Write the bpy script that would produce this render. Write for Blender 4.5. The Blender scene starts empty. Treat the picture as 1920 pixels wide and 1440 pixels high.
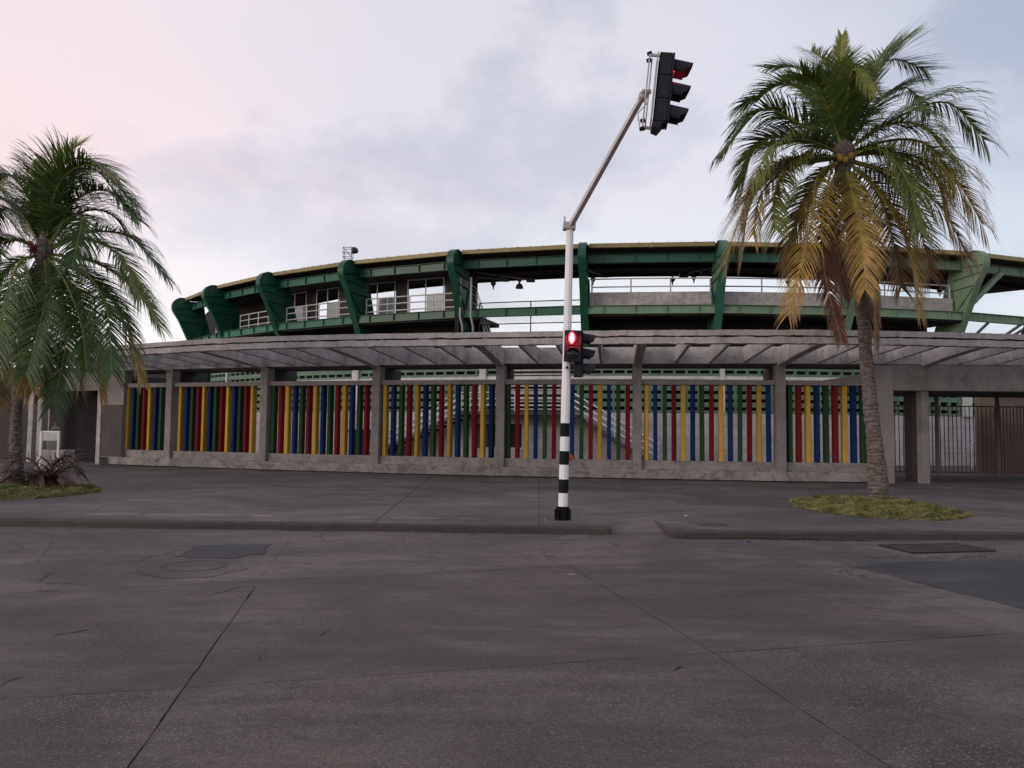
import bpy, math, random
from mathutils import Vector, Matrix, noise
R = math.radians
random.seed(7)
sc = bpy.context.scene
col = sc.collection

# ------------------------------------------------------------------ camera
F = 1443.0                      # focal length in photo pixels (1920 wide)
CAMH = 1.6
cam_d = bpy.data.cameras.new('camera')
cam = bpy.data.objects.new('camera', cam_d)
col.objects.link(cam)
cam_d.sensor_width = 36.0
cam_d.lens = 36.0 * F / 1920.0
cam_d.clip_start = 0.05
cam_d.clip_end = 3000
CM = Matrix.Rotation(R(93.4), 3, 'X') @ Matrix.Rotation(R(0.6), 3, 'Z')
cam.matrix_world = Matrix.Translation((0, 0, CAMH)) @ CM.to_4x4()
sc.camera = cam

# ------------------------------------------------------------------ world
world = bpy.data.worlds.new('World')
sc.world = world
world.use_nodes = True
wn, wl = world.node_tree.nodes, world.node_tree.links
wn.clear()
SUN_AZ, SUN_EL = -125.0, 14.0          # degrees from +Y towards +X
w_out = wn.new('ShaderNodeOutputWorld')
bg_sky = wn.new('ShaderNodeBackground'); bg_sky.inputs['Strength'].default_value = 0.05
sky = wn.new('ShaderNodeTexSky'); sky.sky_type = 'NISHITA'; sky.sun_disc = False
sky.sun_elevation = R(SUN_EL); sky.sun_rotation = R(SUN_AZ)
wl.new(sky.outputs[0], bg_sky.inputs['Color'])
bg_cl = wn.new('ShaderNodeBackground'); bg_cl.inputs['Strength'].default_value = 0.94
tc = wn.new('ShaderNodeTexCoord')
sep = wn.new('ShaderNodeSeparateXYZ'); wl.new(tc.outputs['Generated'], sep.inputs[0])
def wmath(op, a, b=None, c=None, clamp=False):
    n = wn.new('ShaderNodeMath'); n.operation = op; n.use_clamp = clamp
    for i, v in enumerate((a, b, c)):
        if v is None: continue
        if isinstance(v, (int, float)): n.inputs[i].default_value = v
        else: wl.new(v, n.inputs[i])
    return n.outputs[0]
def wramp(fac, stops, interp='B_SPLINE'):
    n = wn.new('ShaderNodeValToRGB'); n.color_ramp.interpolation = interp
    e = n.color_ramp.elements
    while len(e) < len(stops): e.new(0.5)
    for el, (p, c) in zip(e, stops):
        el.position = p; el.color = (*c, 1)
    wl.new(fac, n.inputs[0]); return n.outputs[0]
def wmix(fac, a, b, mode='MIX'):
    n = wn.new('ShaderNodeMix'); n.data_type = 'RGBA'; n.blend_type = mode
    for s, v in ((0, fac), (6, a), (7, b)):
        if isinstance(v, (int, float)): n.inputs[s].default_value = v
        elif isinstance(v, tuple): n.inputs[s].default_value = (*v, 1)
        else: wl.new(v, n.inputs[s])
    return n.outputs[2]
def wnoise(scale, detail, rough, dist, stretch=(1, 1, 2.2), off=(0, 0, 0)):
    m = wn.new('ShaderNodeMapping'); m.inputs['Scale'].default_value = stretch
    m.inputs['Location'].default_value = off
    wl.new(tc.outputs['Generated'], m.inputs[0])
    n = wn.new('ShaderNodeTexNoise'); n.inputs['Scale'].default_value = scale
    n.inputs['Detail'].default_value = detail; n.inputs['Roughness'].default_value = rough
    n.inputs['Distortion'].default_value = dist
    wl.new(m.outputs[0], n.inputs[0]); return n.outputs[0]
az = wmath('ARCTAN2', sep.outputs[0], sep.outputs[1])           # radians, + to the right
wob = wnoise(2.2, 4, .55, .4, off=(3, 1, 0))
azw = wmath('ADD', az, wmath('MULTIPLY', wmath('SUBTRACT', wob, .5), .5))
azf = wmath('ADD', wmath('MULTIPLY', azw, 1 / (2 * math.pi)), .5)
base = wramp(azf, [(0.0, (.50, .47, .51)), (.30, (.74, .64, .66)), (.400, (.93, .785, .78)), (.450, (.79, .715, .75)),
                   (.50, (.73, .695, .72)), (.55, (.735, .70, .73)), (.592, (.49, .50, .56)), (.70, (.42, .42, .47)),
                   (1.0, (.50, .47, .51))])
el = sep.outputs[2]
# low band: lighter, pinkish lilac towards the horizon; slightly deeper higher up
low = wramp(el, [(0.0, (1.10, 1.02, 1.06)), (.18, (1.10, 1.02, 1.05)), (.32, (.98, .98, 1.0)), (.50, (1.0, 1.0, 1.02)), (1.0, (.95, .96, 1.0))])
c1 = wmix(1.0, base, low, 'MULTIPLY')
n1 = wnoise(2.3, 10, .54, .1, stretch=(1, 1, 1.9), off=(.3, 2.0, .4))
n2 = wnoise(6.0, 9, .56, .15, stretch=(1, 1, 1.5), off=(5, .7, 1.2))
sh = wramp(wmath('ADD', wmath('MULTIPLY', n1, .62), wmath('MULTIPLY', n2, .38)),
           [(.41, (.73, .755, .80)), (.465, (.86, .875, .90)), (.52, (1.02, 1.015, 1.01)), (.585, (1.30, 1.28, 1.26))])
c2 = wmix(1.0, c1, sh, 'MULTIPLY')
# sunset blush, left of view
n3 = wnoise(3.0, 6, .55, .6, off=(1.1, 4.0, 2.0))
pm = wmath('MULTIPLY', wramp(azf, [(.30, (0, 0, 0)), (.38, (1, 1, 1)), (.43, (.8, .8, .8)), (.485, (0, 0, 0))]),
           wramp(el, [(.0, (.5, .5, .5)), (.2, (.6, .6, .6)), (.30, (1, 1, 1)), (.46, (0, 0, 0))]))
pm2 = wmath('MULTIPLY', pm, wramp(n3, [(.42, (0, 0, 0)), (.56, (1, 1, 1))]), clamp=True)
c3 = wmix(wmath('MULTIPLY', pm2, .95), c2, (1.0, .70, .655))
# bright white glow low on the left where the sun has just gone
gm = wmath('MULTIPLY', wramp(azf, [(.36, (0, 0, 0)), (.415, (1, 1, 1)), (.45, (.45, .45, .45)), (.49, (0, 0, 0))]),
           wramp(el, [(.08, (1, 1, 1)), (.20, (.7, .7, .7)), (.30, (0, 0, 0))]))
c4 = wmix(wmath('MULTIPLY', gm, .75), c3, (1.05, 1.0, 1.03))
# small lit cloud low on the right
n4 = wnoise(9, 6, .6, .5, off=(2, 2, 2))
cm_ = wmath('MULTIPLY', wramp(azf, [(.575, (0, 0, 0)), (.598, (1, 1, 1)), (.63, (0, 0, 0))]),
            wramp(el, [(.11, (0, 0, 0)), (.15, (1, 1, 1)), (.19, (0, 0, 0))]))
c5 = wmix(wmath('MULTIPLY', cm_, wramp(n4, [(.45, (0, 0, 0)), (.55, (1, 1, 1))])), c4, (.84, .74, .80))
wl.new(c5, bg_cl.inputs['Color'])
add = wn.new('ShaderNodeAddShader')
wl.new(bg_sky.outputs[0], add.inputs[0]); wl.new(bg_cl.outputs[0], add.inputs[1])
wl.new(add.outputs[0], w_out.inputs['Surface'])

# ------------------------------------------------------------------ sun, exposure
sd = bpy.data.lights.new('sun', 'SUN'); sd.energy = 0.6; sd.angle = R(25); sd.color = (1.0, .90, .86)
sun = bpy.data.objects.new('sun', sd); col.objects.link(sun)
sdir = Vector((math.sin(R(SUN_AZ)) * math.cos(R(SUN_EL)), math.cos(R(SUN_AZ)) * math.cos(R(SUN_EL)), math.sin(R(SUN_EL))))
sun.rotation_euler = sdir.to_track_quat('Z', 'Y').to_euler()
sc.view_settings.view_transform = 'Standard'
sc.view_settings.look = 'None'
sc.view_settings.exposure = 0.0
sc.view_settings.gamma = 1.0
sc.view_settings.use_curve_mapping = False

# ------------------------------------------------------------------ geometry of the view -> world points
def ray(px, py):
    return CM @ Vector(((px - 960) / F, (720 - py) / F, -1.0))
def W(px, py, Y):
    d = ray(px, py); t = Y / d.y
    return Vector((d.x * t, Y, CAMH + d.z * t))
def G(px, py, z=0.0):
    d = ray(px, py); t = (z - CAMH) / d.z
    return Vector((d.x * t, d.y * t, z))
CMI = CM.transposed()
def proj(p):
    q = CMI @ (Vector(p) - Vector((0, 0, CAMH)))
    return 960 + F * q.x / -q.z, 720 - F * q.y / -q.z
def on_line(A, B, px, z):
    """parameter along the plan line A->B where a point at height z appears at photo column px"""
    lo, hi = -1.5, 2.5
    f = lambda t: proj((A[0] + (B[0] - A[0]) * t, A[1] + (B[1] - A[1]) * t, z))[0] - px
    for _ in range(50):
        m = (lo + hi) / 2
        if f(m) < 0: lo = m
        else: hi = m
    return (lo + hi) / 2

# ------------------------------------------------------------------ mesh helpers
class MB:
    def __init__(s): s.v = []; s.f = []
    def add(s, vs, fs):
        o = len(s.v); s.v += [tuple(v) for v in vs]; s.f += [tuple(i + o for i in f) for f in fs]
    def obox(s, c, u, hx, hy, z0, z1):
        """box centred on plan point c, long axis u (plan unit vector), half sizes hx along u, hy across"""
        n = (-u[1], u[0]); P = []
        for z in (z0, z1):
            for a, b in ((-1, -1), (1, -1), (1, 1), (-1, 1)):
                P.append((c[0] + a * hx * u[0] + b * hy * n[0], c[1] + a * hx * u[1] + b * hy * n[1], z))
        s.add(P, [(3, 2, 1, 0), (4, 5, 6, 7), (0, 1, 5, 4), (1, 2, 6, 5), (2, 3, 7, 6), (3, 0, 4, 7)])
    def box(s, x0, x1, y0, y1, z0, z1):
        s.obox(((x0 + x1) / 2, (y0 + y1) / 2), (1, 0), (x1 - x0) / 2, (y1 - y0) / 2, z0, z1)
    def prism(s, poly, z0, z1):
        n = len(poly)
        s.add([(p[0], p[1], z0) for p in poly] + [(p[0], p[1], z1) for p in poly],
              [tuple(range(n - 1, -1, -1)), tuple(range(n, 2 * n))] + [(i, (i + 1) % n, n + (i + 1) % n, n + i) for i in range(n)])
    def loft(s, A, B):
        """solid between two matching 3D outlines"""
        n = len(A)
        s.add(list(A) + list(B), [tuple(range(n - 1, -1, -1)), tuple(range(n, 2 * n))] + [(i, (i + 1) % n, n + (i + 1) % n, n + i) for i in range(n)])
    def tube(s, pts, r, n=8, cap=True, rot=0.0):
        pts = [Vector(p) for p in pts]
        rs = r if isinstance(r, (list, tuple)) else [r] * len(pts)
        ring = []; prev = None
        for i, p in enumerate(pts):
            t = (pts[min(i + 1, len(pts) - 1)] - pts[max(i - 1, 0)]).normalized()
            a = Vector((0, 0, 1)) if abs(t.z) < .9 else Vector((0, 1, 0))
            x = t.cross(a).normalized() if prev is None else (prev - t * prev.dot(t)).normalized()
            prev = x; y = t.cross(x)
            ring.append([p + (x * math.cos(rot + 2 * math.pi * k / n) + y * math.sin(rot + 2 * math.pi * k / n)) * rs[i] for k in range(n)])
        o = len(s.v)
        for q in ring: s.v += [tuple(v) for v in q]
        for i in range(len(ring) - 1):
            for k in range(n):
                a, b = o + i * n + k, o + i * n + (k + 1) % n
                s.f.append((a, b, b + n, a + n))
        if cap:
            s.f.append(tuple(o + k for k in range(n - 1, -1, -1)))
            s.f.append(tuple(o + (len(ring) - 1) * n + k for k in range(n)))
    def lathe(s, c, prof, n=16, axis=None):
        """prof = [(r, h)...] about the given axis (default +Z) through c"""
        ax = Vector(axis or (0, 0, 1)).normalized()
        x = ax.cross(Vector((0, 1, 0)) if abs(ax.y) < .9 else Vector((1, 0, 0))).normalized(); y = ax.cross(x)
        o = len(s.v); c = Vector(c)
        for r, h in prof:
            for k in range(n):
                a = 2 * math.pi * k / n
                s.v.append(tuple(c + ax * h + (x * math.cos(a) + y * math.sin(a)) * r))
        for i in range(len(prof) - 1):
            for k in range(n):
                a, b = o + i * n + k, o + i * n + (k + 1) % n
                s.f.append((a, b, b + n, a + n))
        s.f.append(tuple(o + k for k in range(n - 1, -1, -1)))
        s.f.append(tuple(o + (len(prof) - 1) * n + k for k in range(n)))
    def build(s, name, mat, parent=None, bevel=0, smooth=False, label=None, kind=None):
        L = ORG.get(parent.name, Vector()) if parent else Vector()
        me = bpy.data.meshes.new(name)
        me.from_pydata([(v[0] - L.x, v[1] - L.y, v[2] - L.z) for v in s.v], [], s.f)
        me.update()
        if mat: me.materials.append(mat)
        o = bpy.data.objects.new(name, me); col.objects.link(o)
        if parent: o.parent = parent
        ORG[o.name] = L
        if smooth:
            for p in me.polygons: p.use_smooth = True
            if smooth == 'auto': me.set_sharp_from_angle(angle=R(35))
        if bevel:
            m = o.modifiers.new('edge', 'BEVEL'); m.width = bevel; m.segments = 2; m.limit_method = 'ANGLE'; m.angle_limit = R(40)
        if label: o['label'] = label
        if kind: o['kind'] = kind
        return o
ORG = {}          # world origin that each object's mesh coordinates are measured from
def thing(name, label, cat, loc, group=None):
    o = bpy.data.objects.new(name, None); col.objects.link(o)
    o.location = loc; o['label'] = label; o['category'] = cat; o.empty_display_size = .2
    if group: o['group'] = group
    ORG[o.name] = Vector(loc)
    return o
def tag(o, label, cat, group=None):
    o['label'] = label; o['category'] = cat
    if group: o['group'] = group
    return o
def inst(me, name, parent, p, rz=0.0, scale=None, label=None):
    o = bpy.data.objects.new(name, me); col.objects.link(o)
    o.parent = parent; o.location = Vector(p) - ORG[parent.name]; o.rotation_euler = (0, 0, rz)
    if scale: o.scale = scale
    if label: o['label'] = label
    return o
def mesh_of(mb, name, mat, bevel=0):
    me = bpy.data.meshes.new(name); me.from_pydata(mb.v, [], mb.f); me.update(); me.materials.append(mat)
    if bevel:
        import bmesh
        bm = bmesh.new(); bm.from_mesh(me)
        bmesh.ops.bevel(bm, geom=bm.edges[:], offset=bevel, segments=1, affect='EDGES', profile=.5)
        bm.to_mesh(me); bm.free()
    return me
def unit(a, b):
    d = Vector((b[0] - a[0], b[1] - a[1])); d.normalize(); return d

# ------------------------------------------------------------------ materials
def newmat(name):
    m = bpy.data.materials.new(name); m.use_nodes = True
    nt = m.node_tree; b = nt.nodes['Principled BSDF']
    return m, nt, b
class NT:
    def __init__(s, nt): s.nt = nt; s.n = nt.nodes; s.l = nt.links
    def pos(s, scale=(1, 1, 1), obj=False):
        if obj: src = s.n.new('ShaderNodeTexCoord').outputs['Object']
        else: src = s.n.new('ShaderNodeNewGeometry').outputs['Position']
        m = s.n.new('ShaderNodeMapping'); m.inputs['Scale'].default_value = scale
        s.l.new(src, m.inputs[0]); return m.outputs[0]
    def noise(s, vec, scale, detail=5, rough=.55, dist=0):
        n = s.n.new('ShaderNodeTexNoise'); n.inputs['Scale'].default_value = scale; n.inputs['Detail'].default_value = detail
        n.inputs['Roughness'].default_value = rough; n.inputs['Distortion'].default_value = dist
        s.l.new(vec, n.inputs[0]); return n.outputs[0]
    def vor(s, vec, scale, feat='F1', out='Distance'):
        n = s.n.new('ShaderNodeTexVoronoi'); n.feature = feat; n.inputs['Scale'].default_value = scale
        s.l.new(vec, n.inputs['Vector']); return n.outputs[out]
    def ramp(s, fac, stops):
        n = s.n.new('ShaderNodeValToRGB'); e = n.color_ramp.elements
        while len(e) < len(stops): e.new(.5)
        for x, (p, c) in zip(e, stops):
            x.position = p; x.color = (c, c, c, 1) if isinstance(c, (int, float)) else (*c, 1)
        s.l.new(fac, n.inputs[0]); return n.outputs[0]
    def mix(s, fac, a, b, mode='MIX'):
        n = s.n.new('ShaderNodeMix'); n.data_type = 'RGBA'; n.blend_type = mode
        for k, v in ((0, fac), (6, a), (7, b)):
            if isinstance(v, (int, float)): n.inputs[k].default_value = v if k == 0 else (v, v, v, 1)[0]
            elif isinstance(v, tuple): n.inputs[k].default_value = (*v, 1)
            else: s.l.new(v, n.inputs[k])
        return n.outputs[2]
    def math(s, op, a, b=0.0):
        n = s.n.new('ShaderNodeMath'); n.operation = op
        for k, v in enumerate((a, b)):
            if isinstance(v, (int, float)): n.inputs[k].default_value = v
            else: s.l.new(v, n.inputs[k])
        return n.outputs[0]
    def bump(s, b, h, strength=.3, dist=.01):
        n = s.n.new('ShaderNodeBump'); n.inputs['Strength'].default_value = strength; n.inputs['Distance'].default_value = dist
        s.l.new(h, n.inputs['Height']); s.l.new(n.outputs[0], b.inputs['Normal'])
def concrete(name, c, stain=.5, scol=(.05, .045, .04), streak=.25, mould=0.0, sscale=1.0, rough=.85, var=.18):
    m, nt, b = newmat(name); t = NT(nt)
    p = t.pos(); big = t.noise(p, .9 * sscale, 6, .6, .3); fine = t.noise(p, 14, 6, .65)
    lo = tuple(x * (1 - var) for x in c); hi = tuple(min(1, x * (1 + var)) for x in c)
    a = t.mix(t.ramp(big, [(.35, 0.0), (.65, 1.0)]), lo, hi)
    a = t.mix(.45, a, t.mix(1.0, a, t.ramp(fine, [(.3, .55), (.7, 1.4)]), 'MULTIPLY'))
    st = t.ramp(t.noise(t.pos((1, 1, .22)), 3.6, 6, .7, .4), [(.50, 0.0), (.72, 1.0)])
    a = t.mix(t.math('MULTIPLY', st, streak), a, tuple(x * .35 for x in c))
    s2 = t.ramp(t.noise(p, 2.4 * sscale, 9, .72, .5), [(.56, 0.0), (.66, 1.0)])
    a = t.mix(t.math('MULTIPLY', s2, stain), a, scol)
    if mould:
        s3 = t.ramp(t.noise(t.pos((1, 1, 1.5)), 2.6, 10, .72, .3), [(.50, 0.0), (.58, 1.0)])
        a = t.mix(t.math('MULTIPLY', s3, mould), a, (.03, .027, .022))
    nt.links.new(a, b.inputs['Base Color']); b.inputs['Roughness'].default_value = rough
    t.bump(b, t.noise(p, 30, 8, .7), .35, .01)
    return m
def paint(name, c, rough=.45, wear=.12, wcol=(.25, .22, .2), dirt=.35, metallic=0, spec=.4):
    m, nt, b = newmat(name); t = NT(nt); p = t.pos()
    a = t.mix(1.0, c, t.ramp(t.noise(p, 2.2, 5, .6), [(.3, 1 - dirt * .5), (.7, 1 + dirt * .3)]), 'MULTIPLY')
    d = t.ramp(t.noise(t.pos((1, 1, .25)), 6, 7, .7, .3), [(.52, 0.0), (.75, 1.0)])
    a = t.mix(t.math('MULTIPLY', d, dirt), a, tuple(x * .45 for x in c))
    w = t.ramp(t.noise(p, 11, 9, .75, .4), [(.63, 0.0), (.68, 1.0)])
    a = t.mix(t.math('MULTIPLY', w, wear), a, wcol)
    oi = t.n.new('ShaderNodeObjectInfo'); a = t.mix(1.0, a, t.ramp(oi.outputs['Random'], [(0.0, .80), (1.0, 1.14)]), 'MULTIPLY')
    nt.links.new(a, b.inputs['Base Color']); b.inputs['Roughness'].default_value = rough; b.inputs['Metallic'].default_value = metallic; b.inputs['Specular IOR Level'].default_value = spec
    t.bump(b, t.noise(p, 22, 5, .6), .12, .004)
    return m
M = {}
M['conc'] = concrete('weathered_concrete', (.255, .23, .223), stain=.25)
M['conc_lt'] = concrete('pale_concrete', (.47, .435, .42), stain=.22, streak=.5, mould=.22)
M['fascia'] = concrete('fascia_concrete', (.44, .405, .405), stain=.16, streak=.5)
M['plinth'] = concrete('mouldy_concrete', (.28, .255, .24), stain=.45, mould=.42, sscale=1.3)
M['sill'] = concrete('sill_concrete', (.29, .262, .25), stain=.35, mould=.3)
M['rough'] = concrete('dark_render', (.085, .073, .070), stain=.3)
M['shadowconc'] = concrete('shaded_concrete', (.060, .052, .050), stain=.4)  # dark copy of the concrete; shade under roofs is put into its colour
M['panelc'] = concrete('panel_concrete', (.48, .455, .46), stain=.18, streak=.3)
M['kerb'] = concrete('kerb_concrete', (.062, .053, .049), stain=.3, mould=.1, sscale=2)
M['ledge'] = concrete('ledge_concrete', (.60, .58, .56), stain=.1)
M['yellow'] = paint('yellow_paint', (.56, .335, .045), rough=.7, dirt=.22, spec=.2)
M['blue'] = paint('blue_paint', (.007, .027, .11), rough=.7, dirt=.25, spec=.15, wear=.05)
M['green'] = paint('green_slat_paint', (.028, .062, .026), rough=.7, dirt=.3, spec=.15, wear=.05)
M['red'] = paint('red_paint', (.17, .010, .012), rough=.7, dirt=.25, spec=.15, wear=.05)
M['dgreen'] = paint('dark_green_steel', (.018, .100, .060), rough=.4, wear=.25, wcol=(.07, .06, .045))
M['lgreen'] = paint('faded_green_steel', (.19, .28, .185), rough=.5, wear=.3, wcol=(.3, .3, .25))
M['mgreen'] = paint('faded_and_lit_green_steel', (.045, .17, .115), rough=.5, wear=.3, wcol=(.2, .22, .18))  # part-faded steel, and left bays with their light put in the colour
M['bgreen'] = paint('green_block_paint', (.125, .205, .145), rough=.6, wear=.1)
M['cream'] = paint('cream_gutter', (.34, .27, .125), rough=.5, wear=.5, wcol=(.16, .12, .08))
M['soffit'] = paint('brown_soffit', (.07, .045, .03), rough=.8)
M['white'] = paint('white_paint', (.86, .84, .86), rough=.4, wear=.06, dirt=.10)
M['railw'] = paint('railing_white', (.62, .61, .62), rough=.4, wear=.35, wcol=(.2, .15, .1), dirt=.2)
M['black'] = paint('black_paint', (.010, .011, .013), rough=.6, wear=.04, spec=.15)
M['housing'] = paint('signal_housing', (.020, .021, .028), rough=.6, wear=.02, dirt=.1, spec=.2)
M['galv'] = paint('galvanised_steel', (.50, .475, .47), rough=.5, metallic=.15, wear=.2)
M['roofm'] = paint('roof_sheet', (.10, .10, .11), rough=.6)
M['darkin'] = paint('interior_shade', (.018, .016, .016), rough=.9)  # near-black colour stands in for the shade inside rooms and recesses
M['rust'] = paint('rusty_bar', (.14, .085, .06), rough=.8, wear=.5, wcol=(.22, .15, .1))
M['gatep'] = paint('gate_post_paint', (.24, .21, .18), rough=.7, wear=.5, wcol=(.15, .08, .05))
M['bluebin'] = paint('blue_plastic', (.02, .06, .35), rough=.5)
M['orange'] = paint('orange_plastic', (.55, .10, .02), rough=.5, wear=.05)
M['bust'] = concrete('bust_stone', (.17, .16, .155), stain=.2)
M['cloth'] = concrete('marble_base', (.42, .38, .36), stain=.2, streak=.6)
M['iron'] = paint('cast_iron', (.03, .028, .028), rough=.6, wear=.2)
def simple(name, c, rough=.6, emit=None, es=0, **k):
    m, nt, b = newmat(name); b.inputs['Base Color'].default_value = (*c, 1); b.inputs['Roughness'].default_value = rough
    if emit:
        b.inputs['Emission Color'].default_value = (*emit, 1); b.inputs['Emission Strength'].default_value = es
    for kk, v in k.items(): b.inputs[kk].default_value = v
    return m
M['lamp'] = simple('lit_red_lamp', (.8, .02, .03), .3, (1.0, .05, .10), 3.6)
M['lampcore'] = simple('lit_red_core', (.9, .5, .5), .3, (1.0, .42, .48), 2.6)
M['redglass'] = simple('red_lens', (.25, .005, .01), .15, (1, .02, .05), .25)
M['dimglass'] = simple('dark_lens', (.02, .02, .02), .12)
M['glass'] = simple('window_glass', (.32, .35, .38), .08)
M['frost'] = simple('frosted_sky_pane', (.42, .46, .50), .35)  # frosted glass, with the reflected sky put in as light grey

M['arm'] = paint('arm_paint', (.66, .64, .64), rough=.5, wear=.1, dirt=.2)
def road_mat(name, c, speck, cracks=.0):
    m, nt, b = newmat(name); t = NT(nt); p = t.pos()
    big = t.noise(t.pos((.7, 1, 1)), .42, 8, .66, .9); mid = t.noise(t.pos((1, 2.4, 1)), 1.1, 7, .65, .5); fine = t.noise(p, 38, 7, .78)
    a = t.mix(t.ramp(big, [(.40, 0.0), (.60, 1.0)]), tuple(x * k for x, k in zip(c, (.52, .54, .62))), tuple(x * 1.5 for x in c))
    a = t.mix(t.math('MULTIPLY', t.ramp(mid, [(.46, 0.0), (.60, 1.0)]), .55), a, tuple(x * k * .66 for x, k in zip(c, (.92, .95, 1.08))))
    a = t.mix(t.math('MULTIPLY', t.ramp(t.noise(p, .8, 5, .6, 1.2), [(.5, 0.0), (.68, 1.0)]), .5), a, tuple(x * k for x, k in zip(c, (1.35, 1.12, 1.05))))
    stk = t.noise(t.pos((.35, 3.2, 1)), 1.6, 8, .7, .3)
    a = t.mix(.42, a, t.mix(1.0, a, t.ramp(stk, [(.36, .66), (.62, 1.38)]), 'MULTIPLY'))
    sp = t.ramp(t.noise(p, 1.7, 8, .7, .8), [(.30, 0.0), (.38, 1.0)])
    a = t.mix(.55, a, t.mix(sp, tuple(x * .4 for x in c), a))
    a = t.mix(.65, a, t.mix(1.0, a, t.ramp(fine, [(.28, .35), (.72, 1.75)]), 'MULTIPLY'))
    # fine cracks
    nz = t.n.new('ShaderNodeTexNoise'); nz.inputs['Scale'].default_value = 2.6; nz.inputs['Detail'].default_value = 6; t.l.new(p, nz.inputs[0])
    va = t.n.new('ShaderNodeVectorMath'); va.operation = 'MULTIPLY_ADD'; va.inputs[1].default_value = (.7, .7, .7); t.l.new(nz.outputs[1], va.inputs[0]); t.l.new(p, va.inputs[2])
    cr = t.ramp(t.vor(va.outputs[0], .8, 'DISTANCE_TO_EDGE'), [(.0, 1.0), (.020, 0.0)])
    cm = t.ramp(t.noise(p, .45, 4, .6), [(.44, 0.0), (.52, 1.0)])
    if cracks: a = t.mix(t.math('MULTIPLY', t.math('MULTIPLY', cr, cm), cracks * .8), a, (.02, .017, .016))
    # worn aggregate: pale stones where the surface has worn down
    cells = t.vor(p, 68, 'F1', 'Color'); edge = t.vor(p, 68, 'F1', 'Distance')
    sepc = t.n.new('ShaderNodeSeparateColor'); t.l.new(cells, sepc.inputs[0])
    stone = t.math('MULTIPLY', t.ramp(sepc.outputs[0], [(.38, 0.0), (.55, 1.0)]), t.ramp(edge, [(.30, 1.0), (.52, 0.0)]))
    wearm = t.ramp(t.noise(p, .55, 5, .6, .4), [(.38, .25), (.62, 1.0)])
    stone = t.math('MULTIPLY', t.math('MULTIPLY', stone, wearm), speck)
    sc_ = t.mix(sepc.outputs[1], (.09, .077, .073), (.30, .26, .245))
    a = t.mix(stone, a, sc_)
    dk = t.math('MULTIPLY', t.math('MULTIPLY', t.ramp(sepc.outputs[2], [(.74, 0.0), (.8, 1.0)]), t.ramp(edge, [(.3, 1.0), (.46, 0.0)])), speck * .6)
    a = t.mix(dk, a, (.02, .018, .018))
    nt.links.new(a, b.inputs['Base Color'])
    r = t.ramp(big, [(.3, .62), (.7, .85)]); nt.links.new(r, b.inputs['Roughness'])
    h = t.math('ADD', t.math('MULTIPLY', t.noise(p, 60, 6, .7), .6), t.math('MULTIPLY', stone, .4))
    t.bump(b, h, .5, .006)
    return m
M['road_near'] = road_mat('worn_road_concrete', (.080, .064, .056), 1.0)
M['road_mid'] = road_mat('smooth_road_concrete', (.076, .061, .055), .45)
M['road_far'] = road_mat('patched_road_concrete', (.092, .075, .068), .7, cracks=1.0)
M['tar'] = road_mat('dark_asphalt', (.036, .034, .036), .12)
M['pave'] = road_mat('pavement_concrete', (.098, .082, .074), .2, cracks=.5)
M['pavelt'] = road_mat('pale_mortar', (.14, .122, .115), .10)
M['soil'] = concrete('joint_dirt_and_shade', (.035, .03, .028), stain=.3)

# ------------------------------------------------------------------ ground
def offset_poly(poly, d):
    """move every edge of a convex plan polygon inwards by d"""
    n = len(poly); area = sum(poly[i][0] * poly[(i + 1) % n][1] - poly[(i + 1) % n][0] * poly[i][1] for i in range(n))
    s = 1 if area > 0 else -1; L = []
    for i in range(n):
        a, b = Vector(poly[i][:2]), Vector(poly[(i + 1) % n][:2]); u = (b - a).normalized(); nn = Vector((-u.y, u.x)) * s
        L.append((a + nn * d, u))
    out = []
    for i in range(n):
        (p, u), (q, v) = L[i - 1], L[i]
        c = u.x * v.y - u.y * v.x
        t = ((q.x - p.x) * v.y - (q.y - p.y) * v.x) / c
        out.append(p + u * t)
    return out
def ragged(poly, step=.14, amp=.007, seed=0):
    out = []; n = len(poly)
    for i in range(n):
        a, b = Vector(poly[i][:2]), Vector(poly[(i + 1) % n][:2]); L = (b - a).length
        k = max(1, int(L / step)) if L < 60 else 1
        u = (b - a) / max(L, 1e-6); nn = Vector((-u.y, u.x))
        k = min(k, 220)
        for j in range(k):
            q = a + (b - a) * (j / k)
            if 0 < j:
                w = noise.noise(Vector((q.x * 3.1 + seed, q.y * 3.1, 0))) + .7 * noise.noise(Vector((q.x * 11, q.y * 11, seed)))
                q = q + nn * w * amp
            out.append(q)
    return out
def inter(a, b):
    (p, p2), (q, q2) = a, b
    u = Vector((p2[0] - p[0], p2[1] - p[1])); v = Vector((q2[0] - q[0], q2[1] - q[1]))
    c = u.x * v.y - u.y * v.x; t = ((q[0] - p[0]) * v.y - (q[1] - p[1]) * v.x) / c
    return Vector((p[0] + u.x * t, p[1] + u.y * t))
RZ = -0.12
ground = MB(); ground.box(-900, 900, -400, 1500, -1.0, -.30)
ground.build('ground', M['soil'], kind='structure')
rb = MB(); rb.box(-70, 70, -25, 14.5, -.298, RZ - .035)
road = rb.build('road', M['soil'], kind='structure')
g = lambda x, y: G(x, y, RZ)
K = (G(0, 973), G(1145, 988.5)); KR = (G(1262, 995.5), G(1920, 999))
J1 = (g(345, 1290), g(1330, 1225)); J2m = (g(345, 1290), g(487, 1088)); J2n = (g(345, 1290), g(240, 1440))
J3m = (g(1095, 1078), g(1340, 1225)); J3n = (g(1340, 1226), g(1670, 1440))
J4 = (g(487, 1089), g(1000, 1064))
J6 = (g(1500, 1057), g(1920, 1190))
LX = ((-45, 0), (-45, 10)); RX = ((45, 0), (45, 10)); NY = ((-10, -18), (10, -18)); KY = ((-10, 13.4), (10, 13.4))
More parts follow.
